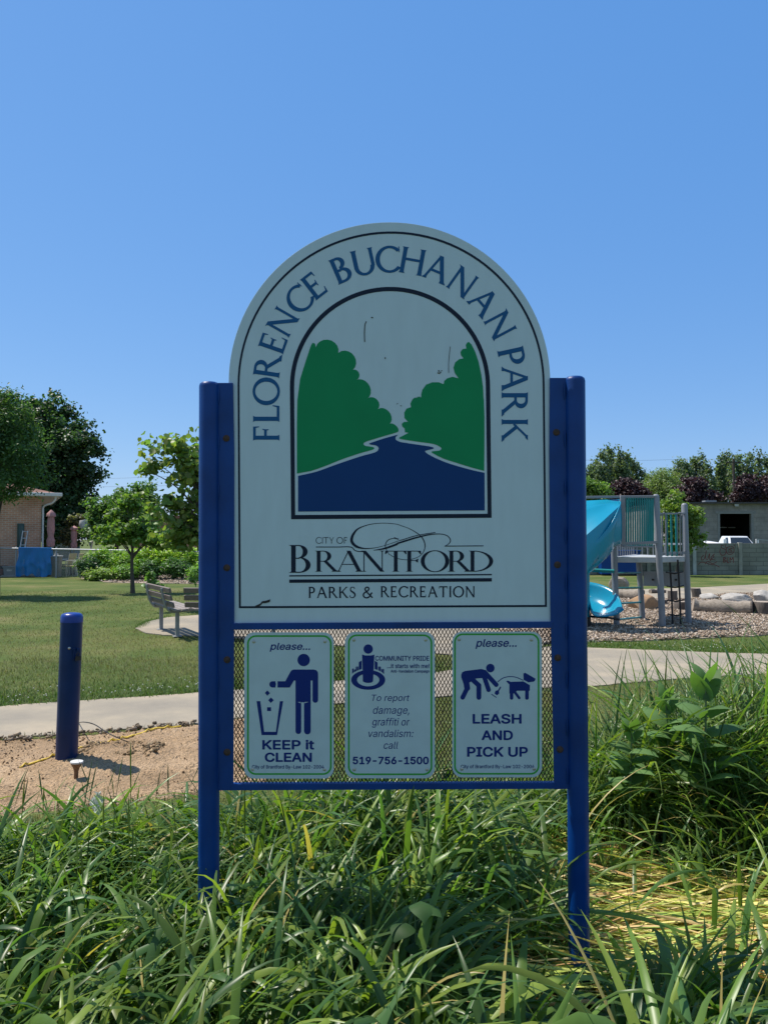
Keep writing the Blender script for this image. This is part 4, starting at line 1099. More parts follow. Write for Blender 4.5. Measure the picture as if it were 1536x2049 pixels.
# ------------------------------------------------------------------ playground tower with spiral slide
M_grey = mat('play_grey', (.22, .235, .26), .45, var=.06)
M_deck = mat('deck_grey', (.42, .44, .45), .55, var=.1)
M_teal = mat('play_teal', (.006, .20, .20), .35, var=.06)
M_slide = mat('slide_turquoise', (.008, .29, .45), .22, var=.05, scale=2, coat=.3, trans=.16, tcol=(1.2, 1.4, 1.4))
pl = thing('playground_tower', (G(1300, 1250).x, 14.2, 0), 'playground climbing tower with grey posts, teal bars and a turquoise spiral slide', 'playground')
def pole(xb, yb, xt, yt, r=.054, Y=None):
    b = G(xb, yb); t = at(xt, yt, b.y); mb = MB(); d = (t - b)
    mb.tube([b - d * .05, b + d * .5, b + d * .985, b + d * .995, b + d], [r, r, r, r * .8, r * .4], 20); mb.build('post', M_grey, pl, smooth=True); return b, t
P1 = pole(1325, 1258, 1311, 989, .058); P2 = pole(1377, 1250, 1368, 1007, .056); P3 = pole(1285, 1243, 1277, 1120, .054); P4 = pole(1233, 1255, 1224, 1000, .056)
ZD = 1.27
def onp(P, z): return P[0].lerp(P[1], (z - P[0].z) / (P[1].z - P[0].z))
dp = [onp(P4, ZD), onp(P1, ZD), onp(P2, ZD), onp(P3, ZD) + Vector((.25, 1.0, 0))]
mb = MB(); mb.prism([(p.x, p.y) for p in dp], lambda x, y: (x, y, ZD + .02), lambda x, y: (x, y, ZD - .085)); mb.build('deck', M_deck, pl, bevel=.01)
# slide entrance panel
F0 = at(1245, 992, 13.9); F1 = at(1245, 1094, 13.9)
mb = MB(); mb.box(((F0.x + F1.x) / 2, 13.9, (F0.z + F1.z) / 2), (.085, .07, F0.z - F1.z)); mb.beam(at(1172, 995, 14.0), at(1311, 993.5, 13.9), .05, .045)
mb.beam(at(1245, 1088, 13.9), at(1315, 1085, 13.9), .05, .05); mb.beam(at(1245, 1093, 13.86), at(1308, 1094.5, 13.86), .03, .03); mb.build('panel_frame', M_grey, pl, bevel=.006)
for k in range(13):
    x = 1252.5 + k * 4.45; mb = MB(); mb.tube([at(x, 996, 13.9), at(x, 1086, 13.9)], .0135, 8); mb.build('baluster', M_teal, pl, smooth=True)
for k in range(11):
    x = 1256 + k * 4.7; mb = MB(); mb.tube([at(x, 1000, 14.9), at(x + .5, 1092, 14.9)], .0155, 8); mb.build('baluster', M_teal, pl, smooth=True)
# railing between the two right posts
def lerpY(x): return P1[0].y + (P2[0].y - P1[0].y) * (x - 1318) / 54
for x in (1332.5, 1341.5, 1351): 
    mb = MB(); mb.tube([at(x, 1029, lerpY(x)), at(x + 2, 1113, lerpY(x))], .019, 8); mb.build('baluster', M_teal, pl, smooth=True)
for xs in ((1324, 1331), (1354, 1364)):
    a, b = xs; mb = MB(); Y = lerpY(a); s = 1 if a < 1340 else -1
    mb.tube([at(a, 1112, Y), at(a, 1034, Y), at(a + 1.2 * s, 1028, Y), at((a + b) / 2, 1026, Y), at(b - 1.2 * s, 1028, Y), at(b, 1034, Y), at(b + 1, 1112, Y)], .015, 8)
    if s < 0: mb.tube([at(1359.5, 1028, Y), at(1360.5, 1112, Y)], .013, 8)
    mb.build('handrail', M_grey, pl, smooth=True)
mb = MB(); mb.beam(at(1318, 1028, lerpY(1318)), at(1368, 1027, lerpY(1368)), .03, .03); mb.build('guard_rail', M_grey, pl); mb = MB(); mb.beam(at(1320, 1108, lerpY(1320)), at(1370, 1106, lerpY(1370)), .03, .05); mb.build('guard_rail', M_grey, pl)
# low guard at the back of the deck
for q in (dp[0], dp[2]):
    mb = MB(); mb.beam(dp[3] + Vector((0, 0, .25)), q + Vector((0, 0, .25)), .035, .035)
    for t in np.linspace(.05, .95, 9): p = dp[3].lerp(q, t); mb.tube([p, p + Vector((0, 0, .25))], .012, 6)
    mb.build('guard_rail', M_grey, pl)
# climbing rungs, rope net, activity panel, beam
for y0, y1 in ((1147, 1146), (1177, 1176), (1208, 1205), (1240, 1235)):
    a = at(1234, y0, P4[0].y); b = at(1282, y1, P3[0].y); mb = MB(); mb.tube([a, b], .019, 8); mb.build('rung', M_teal, pl, smooth=True)
mb = MB(); mb.tube([at(1165, 1140, 14.3), at(1228, 1143, 14.1)], .035, 10); mb.build('beam', M_teal, pl, smooth=True)
M_ropeb = mat('black_rope', (.02, .018, .018), .8)
mb = MB()
nx_ = [(1339, 1120, 1345, 1252), (1355, 1120, 1361, 1250)]
for a, b, c_, d in nx_: mb.tube(spline([tuple(at(a, b, 14.25)), tuple(at((a + c_) / 2 + .6, (b + d) / 2, 14.2)), tuple(at(c_, d, 14.15))], 5), .017, 7)
for y in (1146, 1174, 1202, 1230):
    f = (y - 1120) / 130; xl, xr = 1339 + 6 * f, 1355 + 6 * f
    mb.tube(spline([tuple(at(xl - 8, y - 1, 14.0)), tuple(at(xl, y, 14.2)), tuple(at((xl + xr) / 2, y + 1.6, 14.2)), tuple(at(xr, y, 14.25)), tuple(at(xr + 9, y - 2, 14.4))], 4), .014, 6)
mb.build('rope_net', M_ropeb, pl, smooth=True)
M_panel = mat('activity_panel', (.27, .285, .30), .5, var=.08)
mb = MB(); mb.prism([(1287, 1143.5), (1371, 1144.5), (1371, 1174), (1287, 1172.5)], lambda x, y: at(x, y, 15.1 - (x - 1287) / 84 * .55), lambda x, y: at(x, y, 15.1 - (x - 1287) / 84 * .55) + Vector((0, .03, 0))); ap = mb.build('activity_panel', M_panel, pl, bevel=.004)
for x in (1305, 1351):
    mb = MB(); c = at(x, 1160, 15.08 - (x - 1287) / 84 * .55); mb.tube([c, c - Vector((0, .03, 0))], [.022, .018], 10); mb.build('knob', M_black, ap, smooth=True)
# spiral slide
axp = at(1160, 1150, 13.85); A0 = Vector((axp.x, 13.95, 0))
keys = [(0, 1.46, .86), (-30, 1.36, .84), (-60, 1.17, .66), (-90, .98, .52), (-135, .82, .40), (-180, .70, .36), (-225, .58, .36), (-270, .47, .38), (-315, .37, .40), (-345, .30, .34), (-365, .26, .24)]
V = []; n = 0; NS = 11
path = spline([(a, z, h) for a, z, h in keys], 6)
for i, (a, z, h) in enumerate(path):
    c, s = math.cos(R(a)), math.sin(R(a))
    sec = [(.185, .24), (.19, .12), (.215, .03), (.28, 0), (.40, 0), (.52, .025), (.61, .08), (.665, .17), (.70, .17 + (h - .17) * .35), (.715, .17 + (h - .17) * .7), (.735, h)]
    for r_, dz in sec: V.append(A0 + Vector((c * r_, s * r_, z + dz)))
    n += 1
end = path[-1]
for e in (.14, .26):
    c, s = math.cos(R(end[0])), math.sin(R(end[0]))
    for (r_, dz) in [(.185, .16), (.19, .09), (.215, .03), (.28, 0), (.40, 0), (.52, .02), (.61, .05), (.665, .10), (.70, .13), (.715, .15), (.735, .17)]:
        V.append(A0 + Vector((c * r_ + s * e, s * r_ - c * e, end[1] + dz * (1 - e) - .05 * e)))
    n += 1
mb = MB(); mb.add(V, [(i * NS + k, i * NS + k + 1, (i + 1) * NS + k + 1, (i + 1) * NS + k) for i in range(n - 1) for k in range(NS - 1)])
sl = mb.build('slide', M_slide, pl, smooth=True); sd_ = sl.modifiers.new('solid', 'SOLIDIFY'); sd_.thickness = .018; sd_.offset = 0
# hood over the slide entrance: a sloping sheet from the panel down to the outer wall
hd = [[at(1241, 1002, 13.55), at(1205, 1002, 13.4), at(1170, 1004, 13.3), at(1140, 1008, 13.3)], [at(1241, 1006, 13.42), at(1222, 1025, 13.25), at(1192, 1052, 13.1), at(1160, 1075, 13.05)]]
mb = MB()
top = [at(1240, 1001, 14.0), at(1215, 1001.5, 13.95), at(1190, 1002.5, 13.9), at(1160, 1004, 13.9)]
mid = [at(1240, 1012, 13.62), at(1222, 1028, 13.45), at(1198, 1050, 13.3), at(1165, 1078, 13.22)]
low = [at(1241, 1087, 13.62), at(1215, 1101, 13.44), at(1194, 1119, 13.30), at(1172, 1150, 13.22)]
rows = [spline([tuple(p) for p in r_], 5) for r_ in (top, mid, low)]; nn = len(rows[0])
full = [rows[0]] + [[tuple(Vector(a).lerp(Vector(b), f) + Vector((0, .05 * math.sin(f * math.pi), 0))) for a, b in zip(rows[0], rows[1])] for f in (.33, .66)] + [rows[1]]
full += [[tuple(Vector(a).lerp(Vector(b), f) - Vector((0, .04 * math.sin(f * math.pi), 0))) for a, b in zip(rows[1], rows[2])] for f in (.06, .3, .6, .85)] + [rows[2]]
mb.add([p for r_ in full for p in r_], [(j * nn + i, j * nn + i + 1, (j + 1) * nn + i + 1, (j + 1) * nn + i) for j in range(len(full) - 1) for i in range(nn - 1)])
hood = mb.build('slide_hood', M_slide, pl, smooth=True); m_ = hood.modifiers.new('solid', 'SOLIDIFY'); m_.thickness = .02
mb = MB(); mb.tube([A0 + Vector((0, 0, .22)), A0 + Vector((0, 0, 1.5))], .19, 28); mb.build('slide_column', M_slide, pl, smooth=True)
mb = MB(); c = G(1179, 1259); mb.box((c.x, c.y + .1, .13), (.08, .08, .27)); mb.tube([c + Vector((0, .1, .22)), A0 + Vector((.45, -.25, .22)), A0 + Vector((.62, -.35, .2))], .02, 8); mb.build('slide_foot', M_black, pl)

# ------------------------------------------------------------------ logs, stumps and boulders round the chip surface
M_log = mat('weathered_log', (.34, .29, .235), .9, col2=(.20, .165, .13), scale=9, bump=.5, bscale=26, stretch=(.35, 3, 3))
M_stump = mat('grey_stump', (.13, .11, .095), .9, col2=(.07, .058, .05), scale=14, bump=.5, bscale=40, stretch=(3, 3, .4))
M_cut = mat('cut_wood', (.33, .27, .21), .85, var=.25, scale=20)
M_bould = mat('orange_boulder', (.40, .24, .12), .9, col2=(.28, .18, .11), scale=7, bump=.5, bscale=24)
M_pale = mat('pale_stone', (.46, .43, .39), .9, col2=(.30, .28, .25), scale=8, bump=.5, bscale=26)
def stump(px, py, w, h, lab, lean=(0, 0), seed=0):
    b = G(px, py); k = b.y / FPX; r = w * k / 2; hh = h * k
    t = thing('tree_stump', b, lab, 'stump', 'stumps round the playground')
    rr = random.Random(seed); n = 22; mb = MB(); rings = []
    ph = [rr.uniform(0, 6) for _ in range(4)]
    for f, s in ((-.15, 1.05), (0, 1.05), (.5, .98), (.96, 1.0), (1.0, .97)):
        rings.append([Vector((b.x + lean[0] * f * hh + r * s * (1 + .06 * math.sin(3 * a + ph[0]) + .05 * math.sin(5 * a + ph[1])) * math.cos(a), b.y + lean[1] * f * hh + r * s * (1 + .06 * math.sin(3 * a + ph[0])) * math.sin(a), f * hh)) for a in np.linspace(0, 6.2832, n, endpoint=False)])
    mb.add([p for q in rings for p in q], [(i * n + k_, i * n + (k_ + 1) % n, (i + 1) * n + (k_ + 1) % n, (i + 1) * n + k_) for i in range(4) for k_ in range(n)])
    mb.build('bark', M_stump, t, smooth=True)
    mb = MB(); mb.add([p + Vector((0, 0, .002)) for p in rings[-1]] + [p - Vector((0, 0, .02)) for p in rings[-1]], [tuple(range(n))] + [(i, i + n, (i + 1) % n + n, (i + 1) % n) for i in range(n)]); mb.build('cut_face', M_cut, t)
stump(1345, 1204, 19, 22, 'upright grey stump seen behind the rope net of the tower', seed=1)
stump(1357, 1223, 22, 19, 'tilted dark stump at the foot of the rope net, below the upright one', (.25, 0), 2)
stump(1394, 1197, 18, 20, 'grey stump standing by the far path right of the tower', (-.2, 0), 3)
stump(1524, 1231, 40, 27, 'wide dark stump at the right end of the long pale log', (.1, 0), 4)
stump(1327, 1212, 14, 12, 'lowest dark stump between the boulder and the tower front post', (0, 0), 5)
def log(ax_, ay, bx, by, w, lab, m=None, cat='log', seed=0):
    a = G(ax_, ay); b = G(bx, by); r = w * a.y / FPX / 2; rr = random.Random(seed)
    t = thing('log', (a + b) / 2, lab, cat, 'logs round the playground')
    n = 8; pts = [a.lerp(b, k / n) + Vector((0, rr.uniform(-.03, .03), r * .8 + rr.uniform(-.02, .02))) for k in range(n + 1)]
    mb = MB(); mb.tube(pts, [r * rr.uniform(.85, 1.1) for _ in pts], 18, cap=False); mb.build('bark', m or M_log, t, smooth=True)
    for p, q in ((pts[0], pts[1]), (pts[-1], pts[-2])):
        d = (q - p).normalized(); mb = MB(); mb.tube([p - d * .002, p + d * .03], r * .93, 18); mb.build('cut_face', M_stump if p is pts[-1] else M_cut, t)
log(1384, 1226, 1505, 1231, 31, 'long pale weathered log lying in front of the pale stones', seed=1)
log(1236, 1199, 1285, 1202, 24, 'brown log lying behind the orange boulder, seen under the tower', seed=2)
log(1290, 1222, 1344, 1222, 9, 'thin dark log lying beside the orange boulder', M_stump, seed=3)
log(1300, 1188, 1330, 1187, 9, 'short dark log lying behind the tower near the far path', M_stump, seed=5)
def boulder(px, py, w, h, lab, m, seed, dw=.7):
    b = G(px, py); k = b.y / FPX; mb = MB(); mb.rock((b.x, b.y, h * k * .40), (w * k / 2 * 1.12, w * k / 2 * dw, h * k * .78), seed, flat=-.03)
    tag(mb.build('boulder', m, loc=b, smooth=True), lab, 'boulder', 'boulders round the playground')
boulder(1285, 1221, 72, 30, 'large orange boulder seen under the tower deck', M_bould, 1)
boulder(1240, 1178, 40, 22, 'tan boulder farthest back, seen left under the deck', M_log, 2)
boulder(1420, 1201, 46, 12, 'low tan flat stone right of the grey stump by the far path', M_pale, 3)
boulder(1470, 1206, 62, 19, 'long whitish boulder behind the pale log', M_pale, 4)
boulder(1534, 1206, 66, 22, 'whitish boulder at the right edge behind the wide dark stump', M_pale, 5)
# ------------------------------------------------------------------ concrete fence, blue bin, workshop, truck
M_conc = brick_mat('concrete_blocks', (.25, .26, .23), (.20, .215, .19), (.14, .15, .135), .62, .20, .014)
M_cpost = mat('concrete_post', (.29, .30, .27), .9, var=.2, scale=4, bump=.3)
M_wpost = mat('pale_lit_post', (.42, .46, .48), .8, var=.15, scale=5)  # whitish post, with the sun on it put into the colour
M_graf = mat('red_paint', (.16, .012, .018), .6, var=.2)
FY = 34.6
fc = thing('concrete_fence', (8, FY, 0), 'grey green block fence with red graffiti scrawls behind the playground', 'fence')
xs = [at(x, 1150, FY).x for x in (1020, 1112, 1204, 1296, 1388, 1480, 1572, 1664, 1756)]
zt = at(1400, 1087, FY).z
for i in range(len(xs) - 1):
    mb = MB(); mb.box(((xs[i] + xs[i + 1]) / 2, FY + .04, zt / 2 - .1), (xs[i + 1] - xs[i] - .16, .10, zt + .2)); p = mb.build('panel', M_conc, fc, bevel=.01)
    if i == 4: gpan = p
for i, x in enumerate(xs):
    mb = MB(); mb.box((x, FY + .02, zt / 2 - .09), (.155, .2, zt + .24)); mb.build('post', M_wpost if i == 4 else M_cpost, fc, bevel=.015)
def gz(x, y): return (1360 + x / 8.727, 980 + y / 8.727)
def spray(name, strokes, w):
    mb = MB()
    polys = []
    for st in strokes: polys += strip(spline([gz(*p) for p in st], 5), w)
    vs, fs = union2d(polys); mb.add([at(v[0], v[1], FY - .016) for v in vs], fs); mb.build(name, M_graf, gpan)
spray('graffiti', [[(410, 1140), (375, 1175), (372, 1215), (405, 1222), (440, 1150), (455, 1060), (440, 1180), (475, 1215), (515, 1110), (510, 1200), (530, 1235), (545, 1170), (600, 1120)], [(560, 1150), (590, 1170), (545, 1210), (600, 1225)],
                   [(315, 1310), (350, 1270), (430, 1270), (510, 1300), (600, 1310), (685, 1350)], [(430, 1300), (480, 1250), (560, 1290), (640, 1255)]], 1.15)
spray('graffiti', [[(760, 975), (720, 975), (715, 1010), (760, 1030), (800, 1060), (780, 1130), (720, 1140), (690, 1090), (700, 1030)], [(870, 985), (820, 1010), (800, 1060), (830, 1120), (890, 1125), (935, 1080), (930, 1010), (880, 985)], [(910, 1025), (850, 1040), (890, 1060), (900, 1085), (845, 1090)], [(800, 950), (785, 1000), (830, 1010)], [(935, 960), (955, 985)]], 1.15)
spray('graffiti', [[(755, 1180), (755, 1270)], [(755, 1180), (795, 1195), (760, 1222), (805, 1245), (755, 1270)], [(820, 1185), (822, 1268), (855, 1268)], [(872, 1275), (868, 1185), (895, 1225), (920, 1180), (932, 1275)]], 1.2)

M_bluebin = mat('blue_plastic', (.002, .050, .24), .4, spec=.25, var=.08, scale=3)
bx0 = at(1198, 1146, 34.1); bx1 = at(1277, 1146, 34.1)
bn = thing('storage_bin', ((bx0.x + bx1.x) / 2, 34.1, 0), 'big plain blue bin standing against the block fence, seen under the slide', 'bin')
zt2 = at(1240, 1101, 34.1).z; cxb = (bx0.x + bx1.x) / 2; wb = bx1.x - bx0.x
mb = MB(); mb.prism([(-wb / 2 + .05, .06), (wb / 2 - .05, .06), (wb / 2, zt2 - .06), (-wb / 2, zt2 - .06)], lambda x, z: (cxb + x, 33.85, z), lambda x, z: (cxb + x, 34.4, z)); mb.build('body', M_bluebin, bn, bevel=.02)
mb = MB(); mb.box((cxb, 34.12, zt2 - .028), (wb + .06, .66, .06)); mb.build('lid', M_bluebin, bn, bevel=.015)
for sx in (-1, 1):
    mb = MB(); mb.tube([(cxb + sx * wb * .4, 33.95, .07), (cxb + sx * (wb * .4 - .05), 33.95, .07)], .07, 14); mb.build('wheel', M_black, bn, smooth=True)

M_block = brick_mat('painted_block', (.29, .275, .26), (.265, .25, .24), (.22, .21, .20), .8, .4, .02)
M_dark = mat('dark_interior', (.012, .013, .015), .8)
M_roofedge = mat('roof_flashing', (.05, .05, .055), .6)
M_trim = mat('lintel_grey', (.22, .225, .23), .7)
WY = 72.0
def wx(px): return at(px, 1078, WY).x
wz = at(1440, 1008, WY).z
wk = thing('workshop', (wx(1470), WY, 0), 'low grey block workshop with one dark open bay behind the fence', 'building')
dx0, dx1, dz = wx(1440), wx(1502), at(1470, 1028, WY).z
mb = MB(); a, b = wx(1335), wx(1800)
for (x0_, x1_2, z0, z1_) in ((a, dx0, 0, wz), (dx1, b, 0, wz), (dx0, dx1, dz, wz)): mb.box(((x0_ + x1_2) / 2, WY + .15, (z0 + z1_) / 2), (x1_2 - x0_, .3, z1_ - z0))
mb.box((a + .15, WY + 7.3, wz / 2), (.3, 14, wz)); mb.box((b - .15, WY + 7.3, wz / 2), (.3, 14, wz)); mb.box(((a + b) / 2, WY + 14.4, wz / 2), (b - a, .3, wz)); mb.build('wall', M_block, wk)
mb = MB(); mb.box(((a + b) / 2, WY + 7.1, wz + .06), (b - a + .4, 15.2, .12)); mb.build('roof', M_roofedge, wk)
mb = MB(); mb.box(((dx0 + dx1) / 2, WY - .01, dz + .12), (dx1 - dx0 + .9, .08, .24)); mb.build('lintel', M_trim, wk)
mb = MB(); mb.box((dx0 - .12, WY - .01, dz / 2), (.2, .06, dz)); mb.box((dx1 + .12, WY - .01, dz / 2), (.2, .06, dz)); mb.build('door_frame', M_trim, wk)
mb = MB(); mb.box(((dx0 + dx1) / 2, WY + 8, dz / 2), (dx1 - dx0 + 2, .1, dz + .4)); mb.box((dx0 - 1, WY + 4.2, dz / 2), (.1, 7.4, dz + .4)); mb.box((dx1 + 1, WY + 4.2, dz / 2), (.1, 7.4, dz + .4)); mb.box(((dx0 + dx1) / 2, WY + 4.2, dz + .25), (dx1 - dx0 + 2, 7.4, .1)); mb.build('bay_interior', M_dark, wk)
c = at(1470, 1010.5, WY); mb = MB(); mb.box(c + Vector((0, -.16, 0)), (.42, .3, .22)); mb.box(c + Vector((0, -.3, -.1)), (.34, .06, .1)); mb.build('wall_light', M_zinc, wk, bevel=.02)
for k, x in enumerate((1444, 1463, 1493)):
    c = at(x, 1055.5, WY + 5); mb = MB(); mb.box(c, (.9 - .2 * k, .1, .10)); mb.build('bay_glint', M_whitecap, wk)  # pale bars standing in for the glints inside the dark bay
mb = MB(); mb.box(at(1418, 1003, WY + 3), (1.1, .8, .12)); mb.build('roof_vent', M_galv, wk)

M_tpaint = mat('truck_white', (.75, .76, .77), .25, var=.02, coat=.4)
M_glass = mat('dark_glass', (.02, .025, .03), .06, var=.05, spec=.8)
M_tyre = mat('tyre_rubber', (.02, .02, .02), .8)
tY = 55.0; tc = at(1486, 1078, tY).x
tk = thing('pickup_truck', (tc, tY, 0), 'white pickup truck parked behind the block fence in front of the dark bay', 'truck')
tp = lambda x, y, z: (tc + x, tY + y, z)
mb = MB()   # lower body, front towards camera
mb.prism([(-.98, .45), (.98, .45), (1.0, .80), (.95, 1.12), (-.95, 1.12), (-1.0, .80)], lambda x, z: tp(x, -1.2, z), lambda x, z: tp(x, 4.3, z)); mb.build('body', M_tpaint, tk, bevel=.05)
mb = MB(); v = [tp(-.93, .1, 1.10), tp(.93, .1, 1.10), tp(.93, 2.3, 1.10), tp(-.93, 2.3, 1.10), tp(-.66, .75, 1.80), tp(.66, .75, 1.80), tp(.68, 2.0, 1.82), tp(-.68, 2.0, 1.82)]
mb.add(v, [(3, 2, 1, 0), (4, 5, 6, 7), (0, 1, 5, 4), (1, 2, 6, 5), (2, 3, 7, 6), (3, 0, 4, 7)]); mb.build('cab', M_tpaint, tk, bevel=.06)
def pane(q, off):
    mb = MB(); q = [Vector(p) for p in q]; n = (q[1] - q[0]).cross(q[2] - q[0]).normalized() * off
    mb.add([p + n for p in q] + [p - n * .2 for p in q], [(0, 1, 2, 3), (7, 6, 5, 4)] + [(i, i + 4, (i + 1) % 4 + 4, (i + 1) % 4) for i in range(4)]); return mb
pane([tp(-.80, .17, 1.16), tp(.80, .17, 1.16), tp(.63, .66, 1.70), tp(-.63, .66, 1.70)], .02).build('windscreen', M_glass, tk)
pane([tp(-.89, .9, 1.18), tp(-.89, .35, 1.18), tp(-.72, .85, 1.70), tp(-.72, 1.2, 1.70)], .02).build('side_window', M_glass, tk)
pane([tp(.89, .35, 1.18), tp(.89, 2.0, 1.18), tp(.72, 1.9, 1.70), tp(.72, .85, 1.70)], .02).build('side_window', M_glass, tk)
for sx in (-1, 1):
    mb = MB(); mb.box(tp(sx * 1.16, .35, 1.42), (.20, .10, .36)); mb.beam(tp(sx * .92, .38, 1.25), tp(sx * 1.1, .36, 1.3), .04, .04); mb.build('wing_mirror', M_tpaint, tk, bevel=.02)
    mb = MB(); mb.box(tp(sx * .72, -1.21, .85), (.36, .05, .2)); mb.build('headlight', M_zinc, tk, bevel=.02)
    for y in (-.4, 3.2):
        mb = MB(); mb.tube([tp(sx * .78, y, .4), tp(sx * 1.02, y, .4)], .4, 22); w = mb.build('wheel', M_tyre, tk, smooth=True)
mb = MB(); mb.box(tp(0, -1.21, .78), (.9, .04, .26)); mb.build('grille', M_black, tk)
# covered load next to the truck, and a flat trailer rail on the right
M_sheet = mat('white_tarpaulin', (.62, .62, .64), .5, var=.08, scale=3, bump=.3, bscale=6)
c = at(1422, 1086, 50.0); mb = MB(); mb.blob((c.x, 50, .75), (.85, 1.2, .66), 3, .25, 4, flat=0); tag(mb.build('covered_load', M_sheet, loc=(c.x, 50, 0), smooth=True), 'white sheeted heap showing above the fence beside the small green tree', 'covered heap')
tl = thing('trailer', (at(1530, 1085, 46).x, 46, 0), 'dark metal trailer with open rails showing above the fence at the right edge', 'trailer'); q = lambda px, py, y=46: at(px, py, y)
mb = MB()
for yy in (46, 47.8): mb.beam(q(1513, 1079, yy), q(1570, 1085, yy), .06, .06); mb.beam(q(1513, 1079, yy), q(1513, 1095, yy), .06, .06); mb.beam(q(1540, 1082, yy), q(1540, 1098, yy), .06, .06); mb.beam(q(1567, 1085, yy), q(1567, 1102, yy), .06, .06)
mb.beam(q(1513, 1079), q(1513, 1079, 47.8), .06, .06); mb.build('rail', M_galv, tl)
tx0, tx1 = q(1512, 1085).x, q(1568, 1085).x
mb = MB(); mb.box(((tx0 + tx1) / 2, 46.9, .62), (tx1 - tx0, 1.9, .1)); mb.build('bed', M_black, tl)
for yy in (45.95, 47.85):
    mb = MB(); mb.tube([((tx0 + tx1) / 2, yy - .1, .33), ((tx0 + tx1) / 2, yy + .1, .33)], .33, 18); mb.build('wheel', M_tyre, tl, smooth=True)

# ------------------------------------------------------------------ house and back yard on the left
M_brick = brick_mat('pink_brick', (.58, .295, .19), (.49, .245, .16), (.55, .46, .37), .24, .085, .011)
M_shing = brick_mat('roof_shingle', (.24, .13, .10), (.19, .105, .08), (.13, .075, .06), .3, .14, .008)
M_white = mat('white_trim', (.60, .60, .60), .5, var=.05)
HY = 34.4
hx = at(83, 1070, HY).x; hz = 3.56
hs = thing('brick_house', (hx, HY, 0), 'pink brick bungalow with brown hip roof and white gutter behind the chain link fence', 'house', rz=R(26))
mb = MB(); mb.box((hx - 5, HY + 4.5, hz / 2 - .1), (10, 9, hz + .2)); mb.build('wall', M_brick, hs)
ex1 = hx + .72; ex0 = hx - 10.8; y0, y1 = HY - .5, HY + 9.5; ez = hz + .06; rz_ = ez + 1.35
mb = MB(); d = (y1 - y0) / 2
mb.add([(ex0, y0, ez), (ex1, y0, ez), (ex1, y1, ez), (ex0, y1, ez), (ex0 + d, y0 + d, rz_), (ex1 - d, y0 + d, rz_)], [(0, 1, 5, 4), (1, 2, 5), (2, 3, 4, 5), (3, 0, 4), (3, 2, 1, 0)]); rf = mb.build('roof', M_shing, hs)
mb = MB(); mb.box(((ex0 + ex1) / 2, y0 - .05, ez - .04), (ex1 - ex0 + .2, .11, .15)); mb.box((ex1 + .05, (y0 + y1) / 2, ez - .041), (.11, y1 - y0, .149)); mb.build('gutter', M_white, rf, bevel=.02)
mb = MB(); mb.box(((ex0 + ex1) / 2, (y0 + y1) / 2, ez - .10), (ex1 - ex0, y1 - y0, .04)); mb.build('soffit', M_white, rf)
mb = MB(); xg = hx + .55; xw = hx + .06
mb.tube(spline([(xg, HY - .46, ez - .1), (xg, HY - .45, ez - .22), (xg - .12, HY - .36, ez - .40), (xw + .12, HY - .2, ez - .50), (xw, HY - .08, ez - .62), (xw, HY - .07, ez - 1.0), (xw, HY - .07, 1.0), (xw, HY - .07, .35), (xw + .10, HY - .1, .2), (xw + .4, HY - .15, .12)], 5), .042, 10); mb.build('downspout', M_white, hs, smooth=True)
M_wgreen = mat('dark_green_frame', (.03, .07, .06), .5); M_wglass = mat('window_glass', (.02, .06, .06), .05, var=.3, scale=2)
c0_, c1_ = Vector((hx - .97, HY - .02, at(36, 1048, HY).z)), Vector((hx - .69, HY - .02, at(48, 1096, HY).z))
mb = MB(); mb.box((c0_ + c1_) / 2, (c1_.x - c0_.x, .06, c0_.z - c1_.z)); wf = mb.build('window', M_wgreen, hs)
mb = MB(); mb.box((c0_ + c1_) / 2 + Vector((.02, -.03, .05)), ((c1_.x - c0_.x) * .62, .02, (c0_.z - c1_.z) * .82)); mb.build('pane', M_wglass, wf)
# ladder
M_alu = mat('aluminium', (.5, .51, .52), .4, metal=.5)
LY = 33.6; a0, a1 = at(40.5, 1062, LY), at(50.5, 1062, LY)
ld = thing('ladder', (a0.x + .1, LY, 0), 'aluminium ladder leaning on the brick house wall in front of the narrow window', 'ladder')
for a in (a0, a1):
    mb = MB(); mb.beam((a.x, LY - .35, 0), (a.x, LY + .3, a.z), .03, .07); mb.build('rail', M_alu, ld)
for k in range(7):
    f = (k + .5) / 6.6; mb = MB(); mb.tube([(a0.x, LY - .35 + .65 * f, a0.z * f), (a1.x, LY - .35 + .65 * f, a0.z * f)], .024, 8); mb.build('rung', M_alu, ld, smooth=True)
# chain link fence
M_link = mat('fence_wire', (.28, .30, .31), .5, metal=.4)
fa, fb = Vector((at(-150, 1100, 33.2).x, 33.2, 0)), Vector((at(560, 1100, 30.2).x, 30.2, 0))
def ftop(t): return 1.27 - .22 * t
ck = thing('chain_link_fence', fa.lerp(fb, .4), 'low galvanised chain link fence along the back of the left lawn', 'fence')
L = (fb - fa).length
mb = MB(); mb.tube([fa.lerp(fb, t) + Vector((0, 0, ftop(t))) for t in np.linspace(0, 1, 14)], .034, 10); mb.build('top_rail', M_galv, ck, smooth=True)
for px in (-60, 45, 128, 212, 296, 380, 464):
    t = (px + 150) / 710; p = fa.lerp(fb, t); mb = MB(); mb.tube([p + Vector((0, .05, -.1)), p + Vector((0, .05, ftop(t) + .05)), p + Vector((0, .05, ftop(t) + .08))], [.034, .034, .012], 10); mb.build('post', M_galv, ck, smooth=True)
mb = MB(); n = int(L / .065)
for k in range(n):
    for s in (-1, 1):
        t0 = k / n; t1_ = t0 + s * 1.1 / L
        if 0 <= t1_ <= 1: mb.beam(fa.lerp(fb, t0) + Vector((0, -.02 * s, .04)), fa.lerp(fb, t1_) + Vector((0, -.02 * s, ftop(t1_) - .04)), .0045, .0045)
